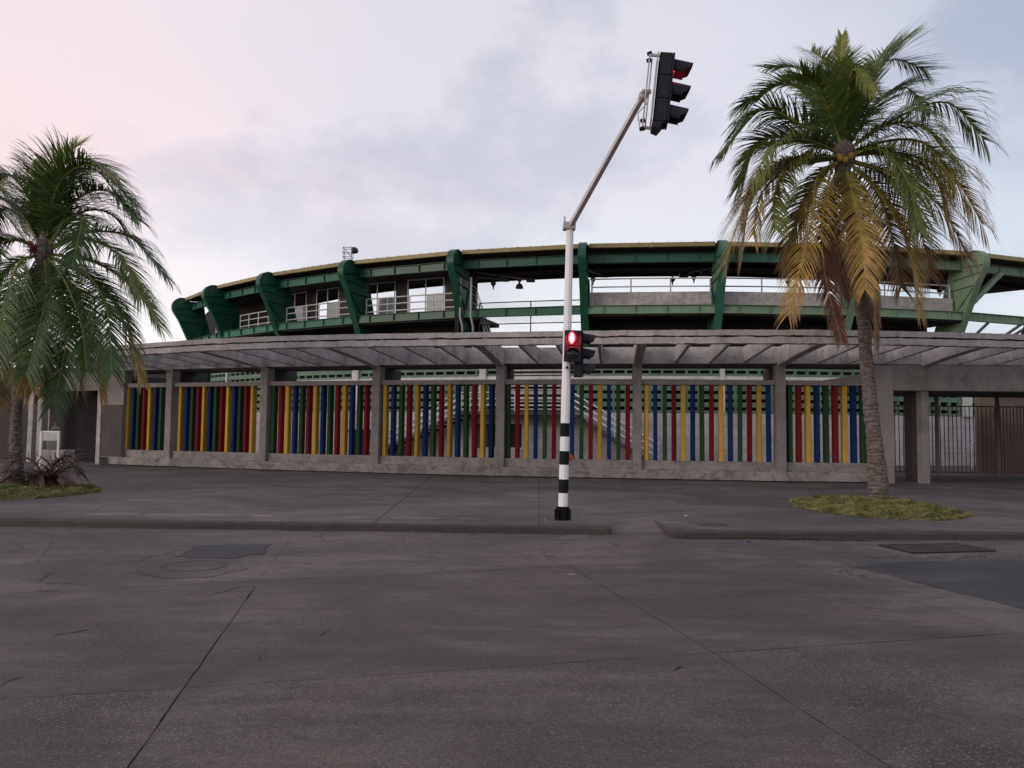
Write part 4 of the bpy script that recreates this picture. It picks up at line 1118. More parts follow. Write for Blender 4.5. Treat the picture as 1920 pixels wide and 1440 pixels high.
# two heads on the mast
vc = mp(664) + Vector((.215, .02, 0)); o2, X2 = signal(Vector((vc.x, vc.y, mp(664).z)), .82, .26, .17, (1, -.12, 0), (0, 0, 1), 3, False)
pc = mp(649); pcx = W(1073.5, 649, PY - .20); o3, X3 = signal(Vector((pcx.x, PY - .20, pcx.z)), .56, .285, .15, (-.04, -1, -.02), (.02, 0, 1), 2, False, visors=False)
m_ = MB(); c_ = X3(-.03, .135, .078); NL = 20
def disc(name, rx, ry, d, mat):
    m = MB(); pts = [X3(-.02 + rx * math.cos(2 * math.pi * k / NL), .137 + ry * math.sin(2 * math.pi * k / NL), d) for k in range(NL)]
    m.loft(pts, [X3(-.02 + rx * math.cos(2 * math.pi * k / NL), .137 + ry * math.sin(2 * math.pi * k / NL), d + .004) for k in range(NL)])
    m.build(name, mat, o3)
disc('lit_lamp', .060, .108, .098, M['lamp']); disc('lit_figure', .034, .085, .104, M['lampcore'])
for zc in (.14, -.14):
    m_ = MB(); N = 10
    for k in range(N + 1):
        a = R(20 + 140 * k / N); rr = .125
        for q in (rr, rr - .006): m_.v += [tuple(X3(q * math.cos(a), zc + q * math.sin(a), .07)), tuple(X3(q * math.cos(a) * .95, zc + q * math.sin(a) * .9 - .01, .20))]
    for k in range(N):
        b_ = 4 * k; m_.f += [(b_, b_ + 1, b_ + 5, b_ + 4), (b_ + 2, b_ + 6, b_ + 7, b_ + 3), (b_ + 1, b_ + 3, b_ + 7, b_ + 5)]
    m_.build('visor', M['housing'], o3, smooth='auto')
for z in (mp(690).z, mp(626).z):
    m_ = MB(); q = mp(690) if z < 3 else mp(626); m_.tube([(q.x - .02, q.y - .02, z), (q.x + .20, q.y, z)], .025, 8); m_.tube([(q.x, q.y - .15, z), (q.x, q.y, z)], .025, 8); m_.build('mounting_arm', M['iron'], mast)
q = mp(858); m_ = MB(); m_.lathe((q.x + .10, q.y + .05, q.z), [(.062, -.03), (.062, .03), (.03, .04)], 18, axis=(.35, -1, 0)); m_.build('push_button_box', M['orange'], mast, smooth='auto')
# the lit pedestrian lamp throws a little red light on its housing
pl = bpy.data.lights.new('red_lamp_light', 'POINT'); pl.energy = 16; pl.color = (1, .04, .08); pl.shadow_soft_size = .05
plo = bpy.data.objects.new('red_lamp_light', pl); col.objects.link(plo); plo.location = X3(-.02, .13, .17)
pl2 = bpy.data.lights.new('red_arm_lamp_light', 'POINT'); pl2.energy = 1.2; pl2.color = (1, .04, .08); pl2.shadow_soft_size = .04
plo2 = bpy.data.objects.new('red_arm_lamp_light', pl2); col.objects.link(plo2); plo2.location = X(0, .31, .19)

# ------------------------------------------------------------------ palms
def leaf_mat():
    m, nt, b = newmat('palm_leaf'); t = NT(nt)
    at = nt.nodes.new('ShaderNodeAttribute'); at.attribute_name = 'tint'
    v = t.ramp(t.noise(t.pos(), 6, 4, .6), [(.3, .68), (.7, 1.35)])
    c = t.mix(1.0, at.outputs['Color'], v, 'MULTIPLY')
    nt.links.new(c, b.inputs['Base Color']); b.inputs['Roughness'].default_value = .42
    tr = nt.nodes.new('ShaderNodeBsdfTranslucent'); nt.links.new(c, tr.inputs['Color'])
    mx = nt.nodes.new('ShaderNodeMixShader'); mx.inputs[0].default_value = .28
    nt.links.new(b.outputs[0], mx.inputs[1]); nt.links.new(tr.outputs[0], mx.inputs[2])
    nt.links.new(mx.outputs[0], nt.nodes['Material Output'].inputs['Surface'])
    return m
M['leaf'] = leaf_mat()
def bark():
    m, nt, b = newmat('palm_bark'); t = NT(nt)
    r = t.noise(t.pos((3, 3, 16)), 1.6, 8, .72, .8); p = t.noise(t.pos((1, 1, 2.2)), 12, 9, .75, 1.2)
    a = t.mix(t.ramp(r, [(.35, 0.0), (.62, 1.0)]), (.085, .062, .056), (.30, .25, .23))
    a = t.mix(t.ramp(p, [(.40, .9), (.47, 0.0)]), a, (.030, .022, .020))
    nt.links.new(a, b.inputs['Base Color']); b.inputs['Roughness'].default_value = .9
    t.bump(b, t.math('ADD', r, p), .9, .04); return m
M['bark'] = bark()
GREEN, DARK, YEL, GOLD, BROWN, RED, OLIVE = (.105, .165, .034), (.055, .108, .026), (.24, .27, .04), (.46, .29, .08), (.28, .17, .10), (.14, .050, .034), (.17, .19, .04)
def catmull(P_, n):
    pts = [Vector(p) for p in P_]; pts = [pts[0] * 2 - pts[1]] + pts + [pts[-1] * 2 - pts[-2]]; out = []
    segs = len(pts) - 3
    for k in range(n + 1):
        s = k / n * segs; i = min(int(s), segs - 1); t = s - i; a, b, c, d = pts[i:i + 4]
        out.append(.5 * ((2 * b) + (c - a) * t + (2 * a - 5 * b + 4 * c - d) * t * t + (3 * b - a - 3 * c + d) * t ** 3))
    return out
def frond(parent, ctrl, c0, c1, seed, Lmax=.85, pairs=128, droop=1.0, bare=.09, side0=None, name='frond', width=.037, mixp=1.5, fwb=.66, rib=1.0, ratio=1.0):
    rnd = random.Random(seed); C = catmull(ctrl, 48); n = len(C)
    V, Fc, T = [], [], []
    c0, c1 = Vector(c0), Vector(c1)
    cum = [0.0]
    for i in range(1, n): cum.append(cum[-1] + (C[i] - C[i - 1]).length)
    tot = cum[-1]
    def at(s):
        d = s * tot
        for i in range(1, n):
            if cum[i] >= d - 1e-9:
                f = (d - cum[i - 1]) / max(cum[i] - cum[i - 1], 1e-9); return C[i - 1].lerp(C[i], f), (C[i] - C[i - 1]).normalized()
        return C[-1], (C[-1] - C[-2]).normalized()
    # rachis
    k6 = 5
    for i in range(n):
        p, s = C[i], i / (n - 1); tt = (C[min(i + 1, n - 1)] - C[max(i - 1, 0)]).normalized()
        x = tt.cross(Vector((0, 0, 1))); x = x.normalized() if x.length > .05 else Vector((1, 0, 0)); y = tt.cross(x)
        r = .036 * (1 - s) ** 1.1 + .008
        for k in range(k6):
            a = 2 * math.pi * k / k6; V.append(p + x * math.cos(a) * r + y * math.sin(a) * r)
            T.append((c0.lerp(c1, s) * .6 + Vector((.30, .27, .08)) * .8 * rib))
        if i:
            for k in range(k6):
                a, b = (i - 1) * k6 + k, (i - 1) * k6 + (k + 1) % k6; Fc.append((a, b, b + k6, a + k6))
    out = Vector(ctrl[-1]) - Vector(ctrl[0]); h = Vector((out.x, out.y, 0))
    base_side = Vector(side0) if side0 else Vector((h.y, -h.x, 0)).normalized()
    skip = 0
    for j in range(pairs):
        s = bare + (1 - bare) * (j + .5 * rnd.random()) / pairs
        p, tt = at(min(s, .999)); q = (s - bare) / (1 - bare)
        prof = (min(1, .35 + q * 3.2)) * (1 - .45 * max(0, q - .5) / .5)
        sd = (base_side - tt * base_side.dot(tt)).normalized(); nrm = sd.cross(tt)
        if nrm.z < 0 and abs(tt.z) < .8: nrm = -nrm
        for sg in (-1, 1):
            if rnd.random() < .06 or noise.noise(Vector((j * .21, sg * 3.0, seed))) > .42: continue
            L = Lmax * 1.45 * prof * rnd.uniform(.80, 1.1); fw = fwb + 1.0 * q ** 2.4 + rnd.uniform(-.2, .2)
            d = (sd * sg + tt * fw + nrm * rnd.uniform(.12, .38)).normalized(); pos = p.copy(); segs = 5
            w = width * rnd.uniform(.75, 1.1) * (.75 + .25 * prof); col_ = c0.lerp(c1, min(1, max(0, q ** mixp + rnd.uniform(-.10, .10)))) * rnd.uniform(.75, 1.25)
            dr = droop * rnd.uniform(.75, 1.3); kink = rnd.random() < .07; row = []
            for m in range(segs + 1):
                f = m / segs; ww = w * (1 - f) ** .6 if f < 1 else .001
                ww = max(ww, .002); wv = tt - d * tt.dot(d); wv = wv.normalized() if wv.length > .05 else sd
                wv = (wv + nrm * .3 * sg).normalized()
                row.append((pos - wv * ww / 2, pos + wv * ww / 2, f))
                pos = pos + d * (L / segs)
                g_ = dr * (.09 + .27 * f) * (1.0 if not kink or m != 2 else 5)
                d = (d + Vector((0, 0, -1)) * g_).normalized()
            o = len(V)
            for a, b, f in row:
                V.append(a); V.append(b); cc = col_.lerp(col_ * Vector((1.0, .8, .6)).length / 1.4, 0) ; tipc = Vector((.20, .13, .06))
                cc = col_.lerp(tipc, .35 * max(0, f - .7) / .3); T.append(cc); T.append(cc)
            for m in range(segs): Fc.append((o + 2 * m, o + 2 * m + 1, o + 2 * m + 3, o + 2 * m + 2))
    L_ = ORG[parent.name]
    me = bpy.data.meshes.new(name); me.from_pydata([v - L_ for v in V], [], Fc); me.update()
    ca_ = me.color_attributes.new('tint', 'FLOAT_COLOR', 'POINT')
    buf = []
    for c in T: buf += [max(c.x, 0), max(c.y, 0), max(c.z, 0), 1.0]
    ca_.data.foreach_set('color', buf)
    me.materials.append(M['leaf'])
    o = bpy.data.objects.new(name, me); col.objects.link(o); o.parent = parent; ORG[o.name] = L_
    return o
def trunk(parent, axis, radii, rings=150, sides=22, seed=1):
    C = catmull(axis, rings); mb = MB(); n = len(C); prevr = None
    for i, p in enumerate(C):
        s = i / (n - 1); k = s * (len(radii) - 1); a = min(int(k), len(radii) - 2); r = radii[a] + (radii[a + 1] - radii[a]) * (k - a)
        saw = .018 * ((i * .5) % 1.0 - .5)
        for j in range(sides):
            an = 2 * math.pi * j / sides
            w = noise.noise(Vector((math.cos(an) * 1.6, math.sin(an) * 1.6, p.z * 7 + seed))) * .028 + noise.noise(Vector((math.cos(an) * 5, math.sin(an) * 5, p.z * 16 + seed))) * .02
            rr = r + saw + w * (1.25 - s); mb.v.append((p.x + math.cos(an) * rr, p.y + math.sin(an) * rr, p.z + .01 * math.sin(an * 3)))
        if i:
            for j in range(sides):
                a, b = (i - 1) * sides + j, (i - 1) * sides + (j + 1) % sides; mb.f.append((a, b, b + sides, a + sides))
    mb.f.append(tuple(len(mb.v) - sides + j for j in range(sides)))
    return mb.build('trunk', M['bark'], parent)
def palm(Y, pix_axis, radii, label, crown, fr, zoff=0, scaleL=1.0, seed=0):
    ax = [W(x, y, Y) for x, y in pix_axis]; base_ = ax[0].copy()
    t = thing('palm_tree', label, 'palm tree', (base_.x, Y, 0), 'coconut palms')
    ax[0].z = 0.02
    trunk(t, ax, radii, seed=seed)
    cc = W(crown[0], crown[1], Y)
    for i, (pts, dep, a, b, kw) in enumerate(fr):
        n_ = len(pts); ctrl = []
        for k, (x, y) in enumerate(pts):
            ctrl.append(W(x, y, Y + (dep if not isinstance(dep, tuple) else 0) * ((k / (n_ - 1)) ** .9) if not isinstance(dep, tuple) else Y + dep[k]))
        frond(t, ctrl, a, b, seed * 100 + i, **kw)
    return t, cc
D = dict
right = [
 ([(1578, 285), (1535, 205), (1475, 158), (1395, 192)], 1.0, DARK, GREEN, D(Lmax=.85, droop=.9)),
 ([(1580, 285), (1550, 185), (1500, 130), (1440, 128)], 2.0, DARK, GREEN, D(Lmax=.80, droop=.6)),
 ([(1580, 285), (1565, 190), (1548, 120), (1520, 95)], 1.5, DARK, OLIVE, D(Lmax=.75, droop=.5)),
 ([(1585, 285), (1622, 160), (1672, 112), (1738, 132)], .8, DARK, GREEN, D(Lmax=1.0, droop=.35)),
 ([(1585, 285), (1640, 195), (1700, 165), (1745, 215)], 2.0, DARK, GREEN, D(Lmax=.8)),
 ([(1578, 285), (1576, 190), (1577, 120), (1579, 68)], .3, OLIVE, YEL, D(Lmax=.30, droop=.1, bare=.5, fwb=1.4)),
 ([(1578, 285), (1576, 225), (1576, 165), (1574, 120)], -.5, DARK, GREEN, D(Lmax=.72, droop=.5, side0=(1, 0, 0), fwb=.1)),
 ([(1582, 285), (1560, 225), (1535, 165), (1505, 140)], -.6, DARK, GREEN, D(Lmax=.75, droop=.7)),
 ([(1582, 285), (1588, 190), (1602, 128), (1638, 170)], -1.0, OLIVE, YEL, D(Lmax=.55, droop=2.4, fwb=.5)),
 ([(1582, 285), (1695, 214), (1780, 194), (1846, 262)], .2, DARK, GREEN, D(Lmax=.95, droop=1.6, mixp=1)),
 ([(1578, 285), (1500, 232), (1430, 206), (1366, 272)], .1, DARK, GREEN, D(Lmax=.95, droop=1.5)),
 ([(1580, 290), (1490, 255), (1420, 270), (1385, 350)], 1.2, DARK, OLIVE, D(Lmax=.85)),
 ([(1582, 288), (1680, 262), (1745, 275), (1790, 345)], 1.0, DARK, OLIVE, D(Lmax=.85)),
 ([(1580, 300), (1530, 340), (1490, 430), (1478, 500)], 1.0, DARK, BROWN, D(Lmax=.75, mixp=.8)),
 ([(1585, 300), (1640, 350), (1672, 440), (1690, 540)], 1.1, DARK, BROWN, D(Lmax=.75, mixp=.8)),
 ([(1582, 300), (1598, 380), (1612, 450), (1622, 500)], .7, BROWN, RED, D(Lmax=.6)),
 ([(1575, 295), (1470, 312), (1395, 395), (1360, 495)], -.3, OLIVE, GOLD, D(Lmax=.85, mixp=.6, fwb=.6)),
 ([(1575, 295), (1450, 322), (1405, 390), (1392, 480)], .5, OLIVE, GOLD, D(Lmax=.8, mixp=.5, fwb=.6)),
 ([(1576, 293), (1492, 300), (1452, 365), (1455, 430)], -1.4, GREEN, OLIVE, D(Lmax=.85, droop=1.2, fwb=.7)),
 ([(1578, 300), (1533, 332), (1520, 420), (1478, 590)], -1.7, OLIVE, GOLD, D(Lmax=.70, mixp=.4, fwb=.95, width=.03)),
 ([(1580, 305), (1545, 390), (1545, 500), (1578, 640)], -1.0, BROWN, RED, D(Lmax=.45, mixp=.4, droop=1.2, fwb=1.0)),
 ([(1582, 300), (1600, 372), (1616, 450), (1624, 545)], -1.8, OLIVE, GOLD, D(Lmax=.66, mixp=.35, fwb=1.0, width=.03)),
 ([(1582, 300), (1596, 400), (1636, 520), (1642, 650)], -.5, BROWN, BROWN, D(Lmax=.42, droop=1.5, fwb=1.2)),
 ([(1582, 300), (1604, 400), (1622, 520), (1630, 620)], .3, BROWN, BROWN, D(Lmax=.42, droop=1.5, fwb=1.2)),
 ([(1584, 295), (1650, 278), (1700, 340), (1722, 430)], -1.5, GREEN, OLIVE, D(Lmax=.85, droop=1.4, fwb=.6)),
 ([(1584, 297), (1655, 370), (1705, 470), (1722, 585)], -1.0, OLIVE, GOLD, D(Lmax=.70, mixp=.35, fwb=.8, width=.03)),
 ([(1584, 293), (1690, 288), (1785, 330), (1842, 420)], -.2, OLIVE, GOLD, D(Lmax=.9, mixp=.8, droop=1.8)),
 ([(1584, 297), (1680, 330), (1765, 390), (1815, 485)], -.6, OLIVE, BROWN, D(Lmax=.85, mixp=.5, droop=1.8)),
 ([(1584, 300), (1660, 330), (1720, 420), (1745, 520)], .4, GREEN, BROWN, D(Lmax=.8, mixp=.8)),
 ([(1582, 303), (1562, 380), (1570, 470), (1596, 560)], -.8, BROWN, RED, D(Lmax=.45, fwb=.9)),
 ([(1578, 288), (1510, 262), (1448, 275), (1410, 345)], -1.3, GREEN, OLIVE, D(Lmax=.9, droop=1.4)),
 ([(1584, 288), (1650, 240), (1725, 235), (1785, 300)], -1.1, GREEN, OLIVE, D(Lmax=.9, droop=1.4)),
 ([(1580, 286), (1600, 200), (1640, 120), (1690, 80)], .5, GREEN, GREEN, D(Lmax=.85, droop=.4)),
 ([(1576, 292), (1500, 300), (1430, 360), (1412, 440)], -.9, OLIVE, GOLD, D(Lmax=.85, mixp=1.0, droop=1.3)),
 ([(1585, 292), (1665, 285), (1750, 330), (1775, 420)], -1.0, GREEN, GOLD, D(Lmax=.85, mixp=1.2, droop=1.3)),
]
pr_, pc_ = palm(17.3, [(1650, 934), (1643, 860), (1633, 770), (1625, 680), (1618, 600), (1600, 460), (1582, 300)], [.25, .195, .165, .15, .14, .135, .13, .13],
     'tall coconut palm with browning lower fronds on the right', (1580, 290), right, seed=3)
def sheath(par, c, seed):
    rnd = random.Random(seed); mb = MB()
    mb.lathe(c + Vector((0, 0, -.62)), [(.13, 0), (.17, .25), (.22, .50), (.20, .72), (.10, 1.05), (.02, 1.25)], 14)
    for i in range(60):
        a = rnd.random() * 6.28; r_ = .16 + .08 * rnd.random(); z = rnd.uniform(-.6, .35); p = c + Vector((math.cos(a) * r_, math.sin(a) * r_, z)); L = rnd.uniform(.15, .45)
        mb.tube([p, p + Vector((math.cos(a) * .08, math.sin(a) * .08, -L * .4)), p + Vector((math.cos(a) * .12, math.sin(a) * .12, -L))], [.016, .012, .003], 4)
    mb.build('leaf_sheath', M['bark'], par)
for i in range(7):
    a = i * .9; c = pc_ + Vector((math.cos(a) * .16, -.16 + math.sin(a) * .06, -.10 - .05 * (i % 3)))
    mb = MB(); mb.lathe(c, [(.01, -.09), (.06, -.06), (.075, 0), (.055, .06), (.01, .08)], 10); mb.build('coconut', M['coco'] if 'coco' in M else M.setdefault('coco', paint('young_coconut', (.38, .25, .05), rough=.6)), pr_, smooth=True)
sheath(pr_, pc_, 1)
MID = (.066, .125, .030)
left = [
 ([(85, 465), (98, 380), (125, 330), (170, 350)], 1.5, DARK, MID, D(Lmax=.85)),
 ([(83, 465), (92, 370), (112, 305), (140, 275)], .6, DARK, YEL, D(Lmax=.80, droop=.3)),
 ([(83, 465), (75, 380), (70, 330), (60, 305)], .8, DARK, OLIVE, D(Lmax=.75, droop=.4)),
 ([(85, 465), (100, 330), (165, 300), (255, 388)], -.4, DARK, MID, D(Lmax=.95, droop=.8)),
 ([(85, 465), (115, 340), (180, 320), (240, 400)], .8, DARK, MID, D(Lmax=.9, droop=.8)),
 ([(85, 465), (150, 400), (205, 400), (240, 440)], 1.2, DARK, DARK, D(Lmax=.8)),
 ([(88, 467), (165, 436), (245, 446), (312, 520)], .1, DARK, MID, D(Lmax=.80, droop=1.2)),
 ([(88, 468), (125, 412), (152, 412), (135, 500)], -1.6, MID, MID, D(Lmax=.75, droop=1.2)),
 ([(88, 475), (185, 495), (262, 552), (300, 612)], -.2, DARK, YEL, D(Lmax=.82, mixp=2.5)),
 ([(88, 478), (160, 512), (200, 580), (210, 700)], -1.4, MID, MID, D(Lmax=.80)),
 ([(88, 478), (190, 540), (240, 620), (264, 715)], -.2, MID, GOLD, D(Lmax=.65, mixp=2.5)),
 ([(86, 478), (140, 560), (180, 660), (192, 745)], .2, MID, GOLD, D(Lmax=.62, mixp=3)),
 ([(84, 478), (88, 545), (72, 620), (50, 705)], -1.8, MID, MID, D(Lmax=.75)),
 ([(84, 478), (118, 560), (122, 650), (100, 760)], -1.2, DARK, MID, D(Lmax=.75)),
 ([(80, 476), (35, 495), (5, 580), (-8, 680)], -1.5, MID, MID, D(Lmax=.85)),
 ([(80, 476), (20, 500), (-30, 600), (-50, 700)], -.4, DARK, MID, D(Lmax=.85)),
 ([(80, 478), (45, 560), (35, 660), (60, 735)], -.6, DARK, GOLD, D(Lmax=.65, mixp=2.5)),
 ([(80, 470), (25, 450), (-40, 470), (-90, 540)], -.4, DARK, MID, D(Lmax=.85, droop=1.2)),
 ([(80, 468), (40, 400), (-20, 370), (-80, 430)], .5, DARK, MID, D(Lmax=.85, droop=1.0)),
 ([(80, 468), (45, 410), (5, 395), (-30, 450)], 1.5, DARK, MID, D(Lmax=.8)),
 ([(84, 478), (100, 570), (150, 660), (150, 730)], .9, DARK, BROWN, D(Lmax=.7, mixp=2)),
 ([(80, 478), (40, 560), (0, 660), (5, 760)], .8, DARK, BROWN, D(Lmax=.7, mixp=2)),
 ([(84, 478), (80, 570), (88, 660), (80, 740)], .6, BROWN, RED, D(Lmax=.5)),
 ([(85, 465), (108, 350), (160, 308), (218, 335)], -.8, MID, OLIVE, D(Lmax=.85, droop=.9)),
 ([(86, 466), (138, 380), (200, 358), (262, 415)], -.6, DARK, MID, D(Lmax=.85, droop=1.2)),
 ([(88, 470), (152, 448), (222, 478), (265, 560)], -1.0, MID, OLIVE, D(Lmax=.85, droop=1.2)),
 ([(86, 478), (122, 528), (152, 610), (162, 695)], -1.5, DARK, MID, D(Lmax=.75)),
 ([(83, 465), (60, 385), (20, 330), (-30, 345)], .4, DARK, MID, D(Lmax=.85, droop=.9)),
]
pl_, pcl = palm(19.2, [(31, 905), (30, 850), (31, 780), (38, 700), (55, 600), (84, 475)], [.20, .15, .13, .125, .12, .12, .12],
     'dark green coconut palm at the left with a clump of dead fronds at its foot', (83, 470), left, seed=5)
mb = MB()
for i in range(42):
    a = random.random() * 6.28; e = random.uniform(-.6, 1.0); d = Vector((math.cos(a) * .7, math.sin(a) * .7 - .35, e)).normalized(); p = pcl + Vector((-.10, -.14, -.02))
    mb.tube([p, p + d * random.uniform(.12, .30), p + d * .34 + Vector((0, 0, -.05))], [.012, .010, .002], 4)
M['flower'] = paint('palm_flower', (.32, .07, .035), rough=.7); mb.build('flower_cluster', M['flower'], pl_)
sheath(pl_, pcl, 2)
third = []
rn = random.Random(11)
for i in range(16):
    a = i / 16 * 6.28 + .2; up = rn.uniform(-.1, 1.0) if i % 2 else rn.uniform(.6, 1.4)
    third.append((a, up))
t3 = thing('palm_tree', 'coconut palm beyond the left edge, only pinkish frond tips showing', 'palm tree', (W(-150, 905, 21).x, 21, 0), 'coconut palms')
c3 = W(-150, 400, 21)
trunk(t3, [Vector((c3.x - .3, 21, 0)), Vector((c3.x - .1, 21, 2.5)), Vector((c3.x, 21, 5)), c3], [.3, .2, .17, .15], rings=80)
for i, (a, up) in enumerate(third):
    d = Vector((math.cos(a), math.sin(a), 0)); c = [c3, c3 + d * .9 + Vector((0, 0, .9 * up)), c3 + d * 1.8 + Vector((0, 0, 1.2 * up - .2)), c3 + d * 2.7 + Vector((0, 0, .9 * up - 1.2))]
    frond(t3, c, GREEN, OLIVE, 700 + i, Lmax=.85, pairs=70)
frond(t3, [c3, W(-90, 330, 20.8), W(-40, 310, 20.6), W(2, 340, 20.4)], GREEN, GOLD, 801, Lmax=.75, pairs=70)

# ------------------------------------------------------------------ grass rings
def grass_mat():
    m, nt, b = newmat('dry_grass'); t = NT(nt)
    a = t.mix(t.ramp(t.noise(t.pos(), 3.2, 5, .65, .5), [(.40, 0.0), (.58, 1.0)]), (.050, .078, .018), (.27, .245, .085))
    a = t.mix(t.ramp(t.noise(t.pos(), 40, 3, .6), [(.35, 0.0), (.7, .55)]), a, (.31, .27, .13))
    nt.links.new(a, b.inputs['Base Color']); b.inputs['Roughness'].default_value = .7; return m
M['grass'] = grass_mat()
def grass(c, rx, ry, h, n_, label, seed):
    rnd = random.Random(seed)
    H = lambda x, y: h * max(0, 1 - ((x - c[0]) / rx) ** 2 - ((y - c[1]) / ry) ** 2) ** .8 + .012 + .03 * noise.noise(Vector((x * 2.6, y * 2.6, 2)))
    mb = MB(); NR, NS = 10, 48
    mb.v.append((c[0], c[1], H(c[0], c[1])))
    for i in range(1, NR + 1):
        for k in range(NS):
            a = 2 * math.pi * k / NS; f = i / NR; w = 1 + .06 * noise.noise(Vector((math.cos(a) * 2, math.sin(a) * 2, seed))) * f
            x, y = c[0] + rx * f * w * math.cos(a), c[1] + ry * f * w * math.sin(a); mb.v.append((x, y, H(x, y) - .010 if i < NR else -.01))
    for k in range(NS): mb.f.append((0, 1 + k, 1 + (k + 1) % NS))
    for i in range(NR - 1):
        for k in range(NS):
            a, b = 1 + i * NS + k, 1 + i * NS + (k + 1) % NS; mb.f.append((a, a + NS, b + NS, b))
    base_ = thing('grass_ring', label, 'grass', (c[0], c[1], 0), 'grass rings round the palms')
    del base_['group']
    mb.build('soil_mound', M['turf'] if 'turf' in M else M.setdefault('turf', concrete('turf_soil', (.09, .085, .03), stain=.4)), base_)
    g_ = MB()
    for i in range(n_):
        a = rnd.random() * 6.283; f = math.sqrt(rnd.random()) * 1.03; f *= 1 + .07 * noise.noise(Vector((math.cos(a) * 4, math.sin(a) * 4, seed))); x, y = c[0] + rx * f * math.cos(a), c[1] + ry * f * math.sin(a); z = max(H(x, y) - .02, 0)
        L = rnd.uniform(.02, .065) * max(.25, 1 + 1.8 * noise.noise(Vector((x * 3.2, y * 3.2, 1)))); ba = rnd.random() * 6.283; le = rnd.uniform(.2, 1.1) * L; w = .005
        dx, dy = math.cos(ba), math.sin(ba); o = len(g_.v)
        g_.v += [(x - dy * w, y + dx * w, z), (x + dy * w, y - dx * w, z), (x + dx * le * .4 + dy * w * .6, y + dy * le * .4 - dx * w * .6, z + L * .75), (x + dx * le, y + dy * le, z + L)]
        g_.f += [(o, o + 1, o + 2), (o, o + 2, o + 3)]
    g_.build('grass_blades', M['grass'], base_, kind='stuff')
gl, gr_ = G(1490, 950), G(1800, 960)
grass(((gl.x + gr_.x) / 2, 16.55), (gr_.x - gl.x) / 2 * .97, 2.15, .13, 60000, 'round patch of yellowing grass at the foot of the right palm', 4)
grass((-12.3, 18.0), 2.35, 2.35, .13, 60000, 'round patch of yellowing grass at the foot of the left palm', 9)

# dead fronds at the left palm
dc = Vector((W(88, 905, 18.9).x, 18.9, .12))
dt = thing('dead_fronds', 'heap of dry reddish brown palm fronds beside the left palm trunk', 'dead leaves', (dc.x, dc.y, 0))
for i in range(13):
    a = i * .5 + .2; L_ = random.uniform(.6, 1.15); d = Vector((math.cos(a), math.sin(a) * .6, 0)); h_ = random.uniform(.15, .75)
    c = dc + Vector((random.uniform(-.2, .2), random.uniform(-.2, .2), 0))
    frond(dt, [c, c + d * .3 * L_ + Vector((0, 0, h_ * .8)), c + d * .7 * L_ + Vector((0, 0, h_)), c + d * L_ + Vector((0, 0, h_ * .35))], (.085, .038, .032), (.15, .08, .062), 900 + i, Lmax=.38, pairs=16, droop=.3, bare=.1, name='dry_frond', width=.04, rib=.2)

# ------------------------------------------------------------------ bust monument
BY = 26.6
bz = lambda y, x=90: W(x, y, BY).z
x0, x1 = W(65, 870, BY).x, W(118, 870, BY).x
bm_t = thing('bust_monument', 'small grey bust above a pale block in the shade of the left entrance', 'monument', ((x0 + x1) / 2, BY, 0))
mb = MB(); mb.box(x0, x1, BY, BY + .7, 0, bz(844)); mb.build('pedestal_block', M['cloth'], bm_t, bevel=.02)
cxm = W(94, 800, BY).x; mb = MB(); mb.box(cxm - .17, cxm + .17, BY + .2, BY + .5, bz(844), bz(808)); mb.build('column', M['bust'], bm_t, bevel=.01)
# bust: one continuous skinned surface
zb = bz(808); hgt = bz(790) - zb
sk = [(0, 0, 0), (0, 0, .10), (0, -.01, .17), (0, -.02, .25), (0, -.02, .33), (.13, 0, .07), (-.13, 0, .07), (.19, 0, .0), (-.19, 0, .0), (0, -.075, .255)]
rad_ = [(.10, .10), (.09, .08), (.045, .045), (.075, .085), (.06, .07), (.06, .06), (.06, .06), (.045, .06), (.045, .06), (.014, .02)]
ed = [(0, 1), (1, 2), (2, 3), (3, 4), (1, 5), (1, 6), (5, 7), (6, 8), (3, 9)]
me = bpy.data.meshes.new('bust'); k_ = hgt / .38
me.from_pydata([(cxm + x * k_ - ORG[bm_t.name].x, BY + .35 + y * k_ - ORG[bm_t.name].y, zb + .02 + z * k_) for x, y, z in sk], ed, []); me.update()
bo = bpy.data.objects.new('bust', me); col.objects.link(bo); bo.parent = bm_t
sm = bo.modifiers.new('skin', 'SKIN'); me.skin_vertices[0].data[0].use_root = True
for v_, r_ in zip(me.skin_vertices[0].data, rad_): v_.radius = (r_[0] * k_, r_[1] * k_)
sb = bo.modifiers.new('sub', 'SUBSURF'); sb.levels = 2; sb.render_levels = 2; me.materials.append(M['bust'])
FY = 25.9; xa, xb = W(76.5, 840, FY).x, W(109.5, 840, FY).x; zt = W(93, 808, FY).z
sf = thing('sign_frame', 'white square-tube frame with a blank pale board in front of the bust', 'sign', ((xa + xb) / 2, FY, 0))
for x in (xa, xb):
    mb = MB(); mb.box(x - .035, x + .035, FY - .035, FY + .035, 0, zt); mb.build('leg', M['white'], sf, bevel=.006)
mb = MB(); mb.box(xa + .036, xb - .036, FY - .02, FY + .02, zt - .05, zt); mb.build('top_bar', M['white'], sf)
mb = MB(); mb.box(xa + .036, xb - .036, FY - .012, FY + .012, W(93, 826, FY).z, zt - .055); mb.build('board', M['ledge'], sf)

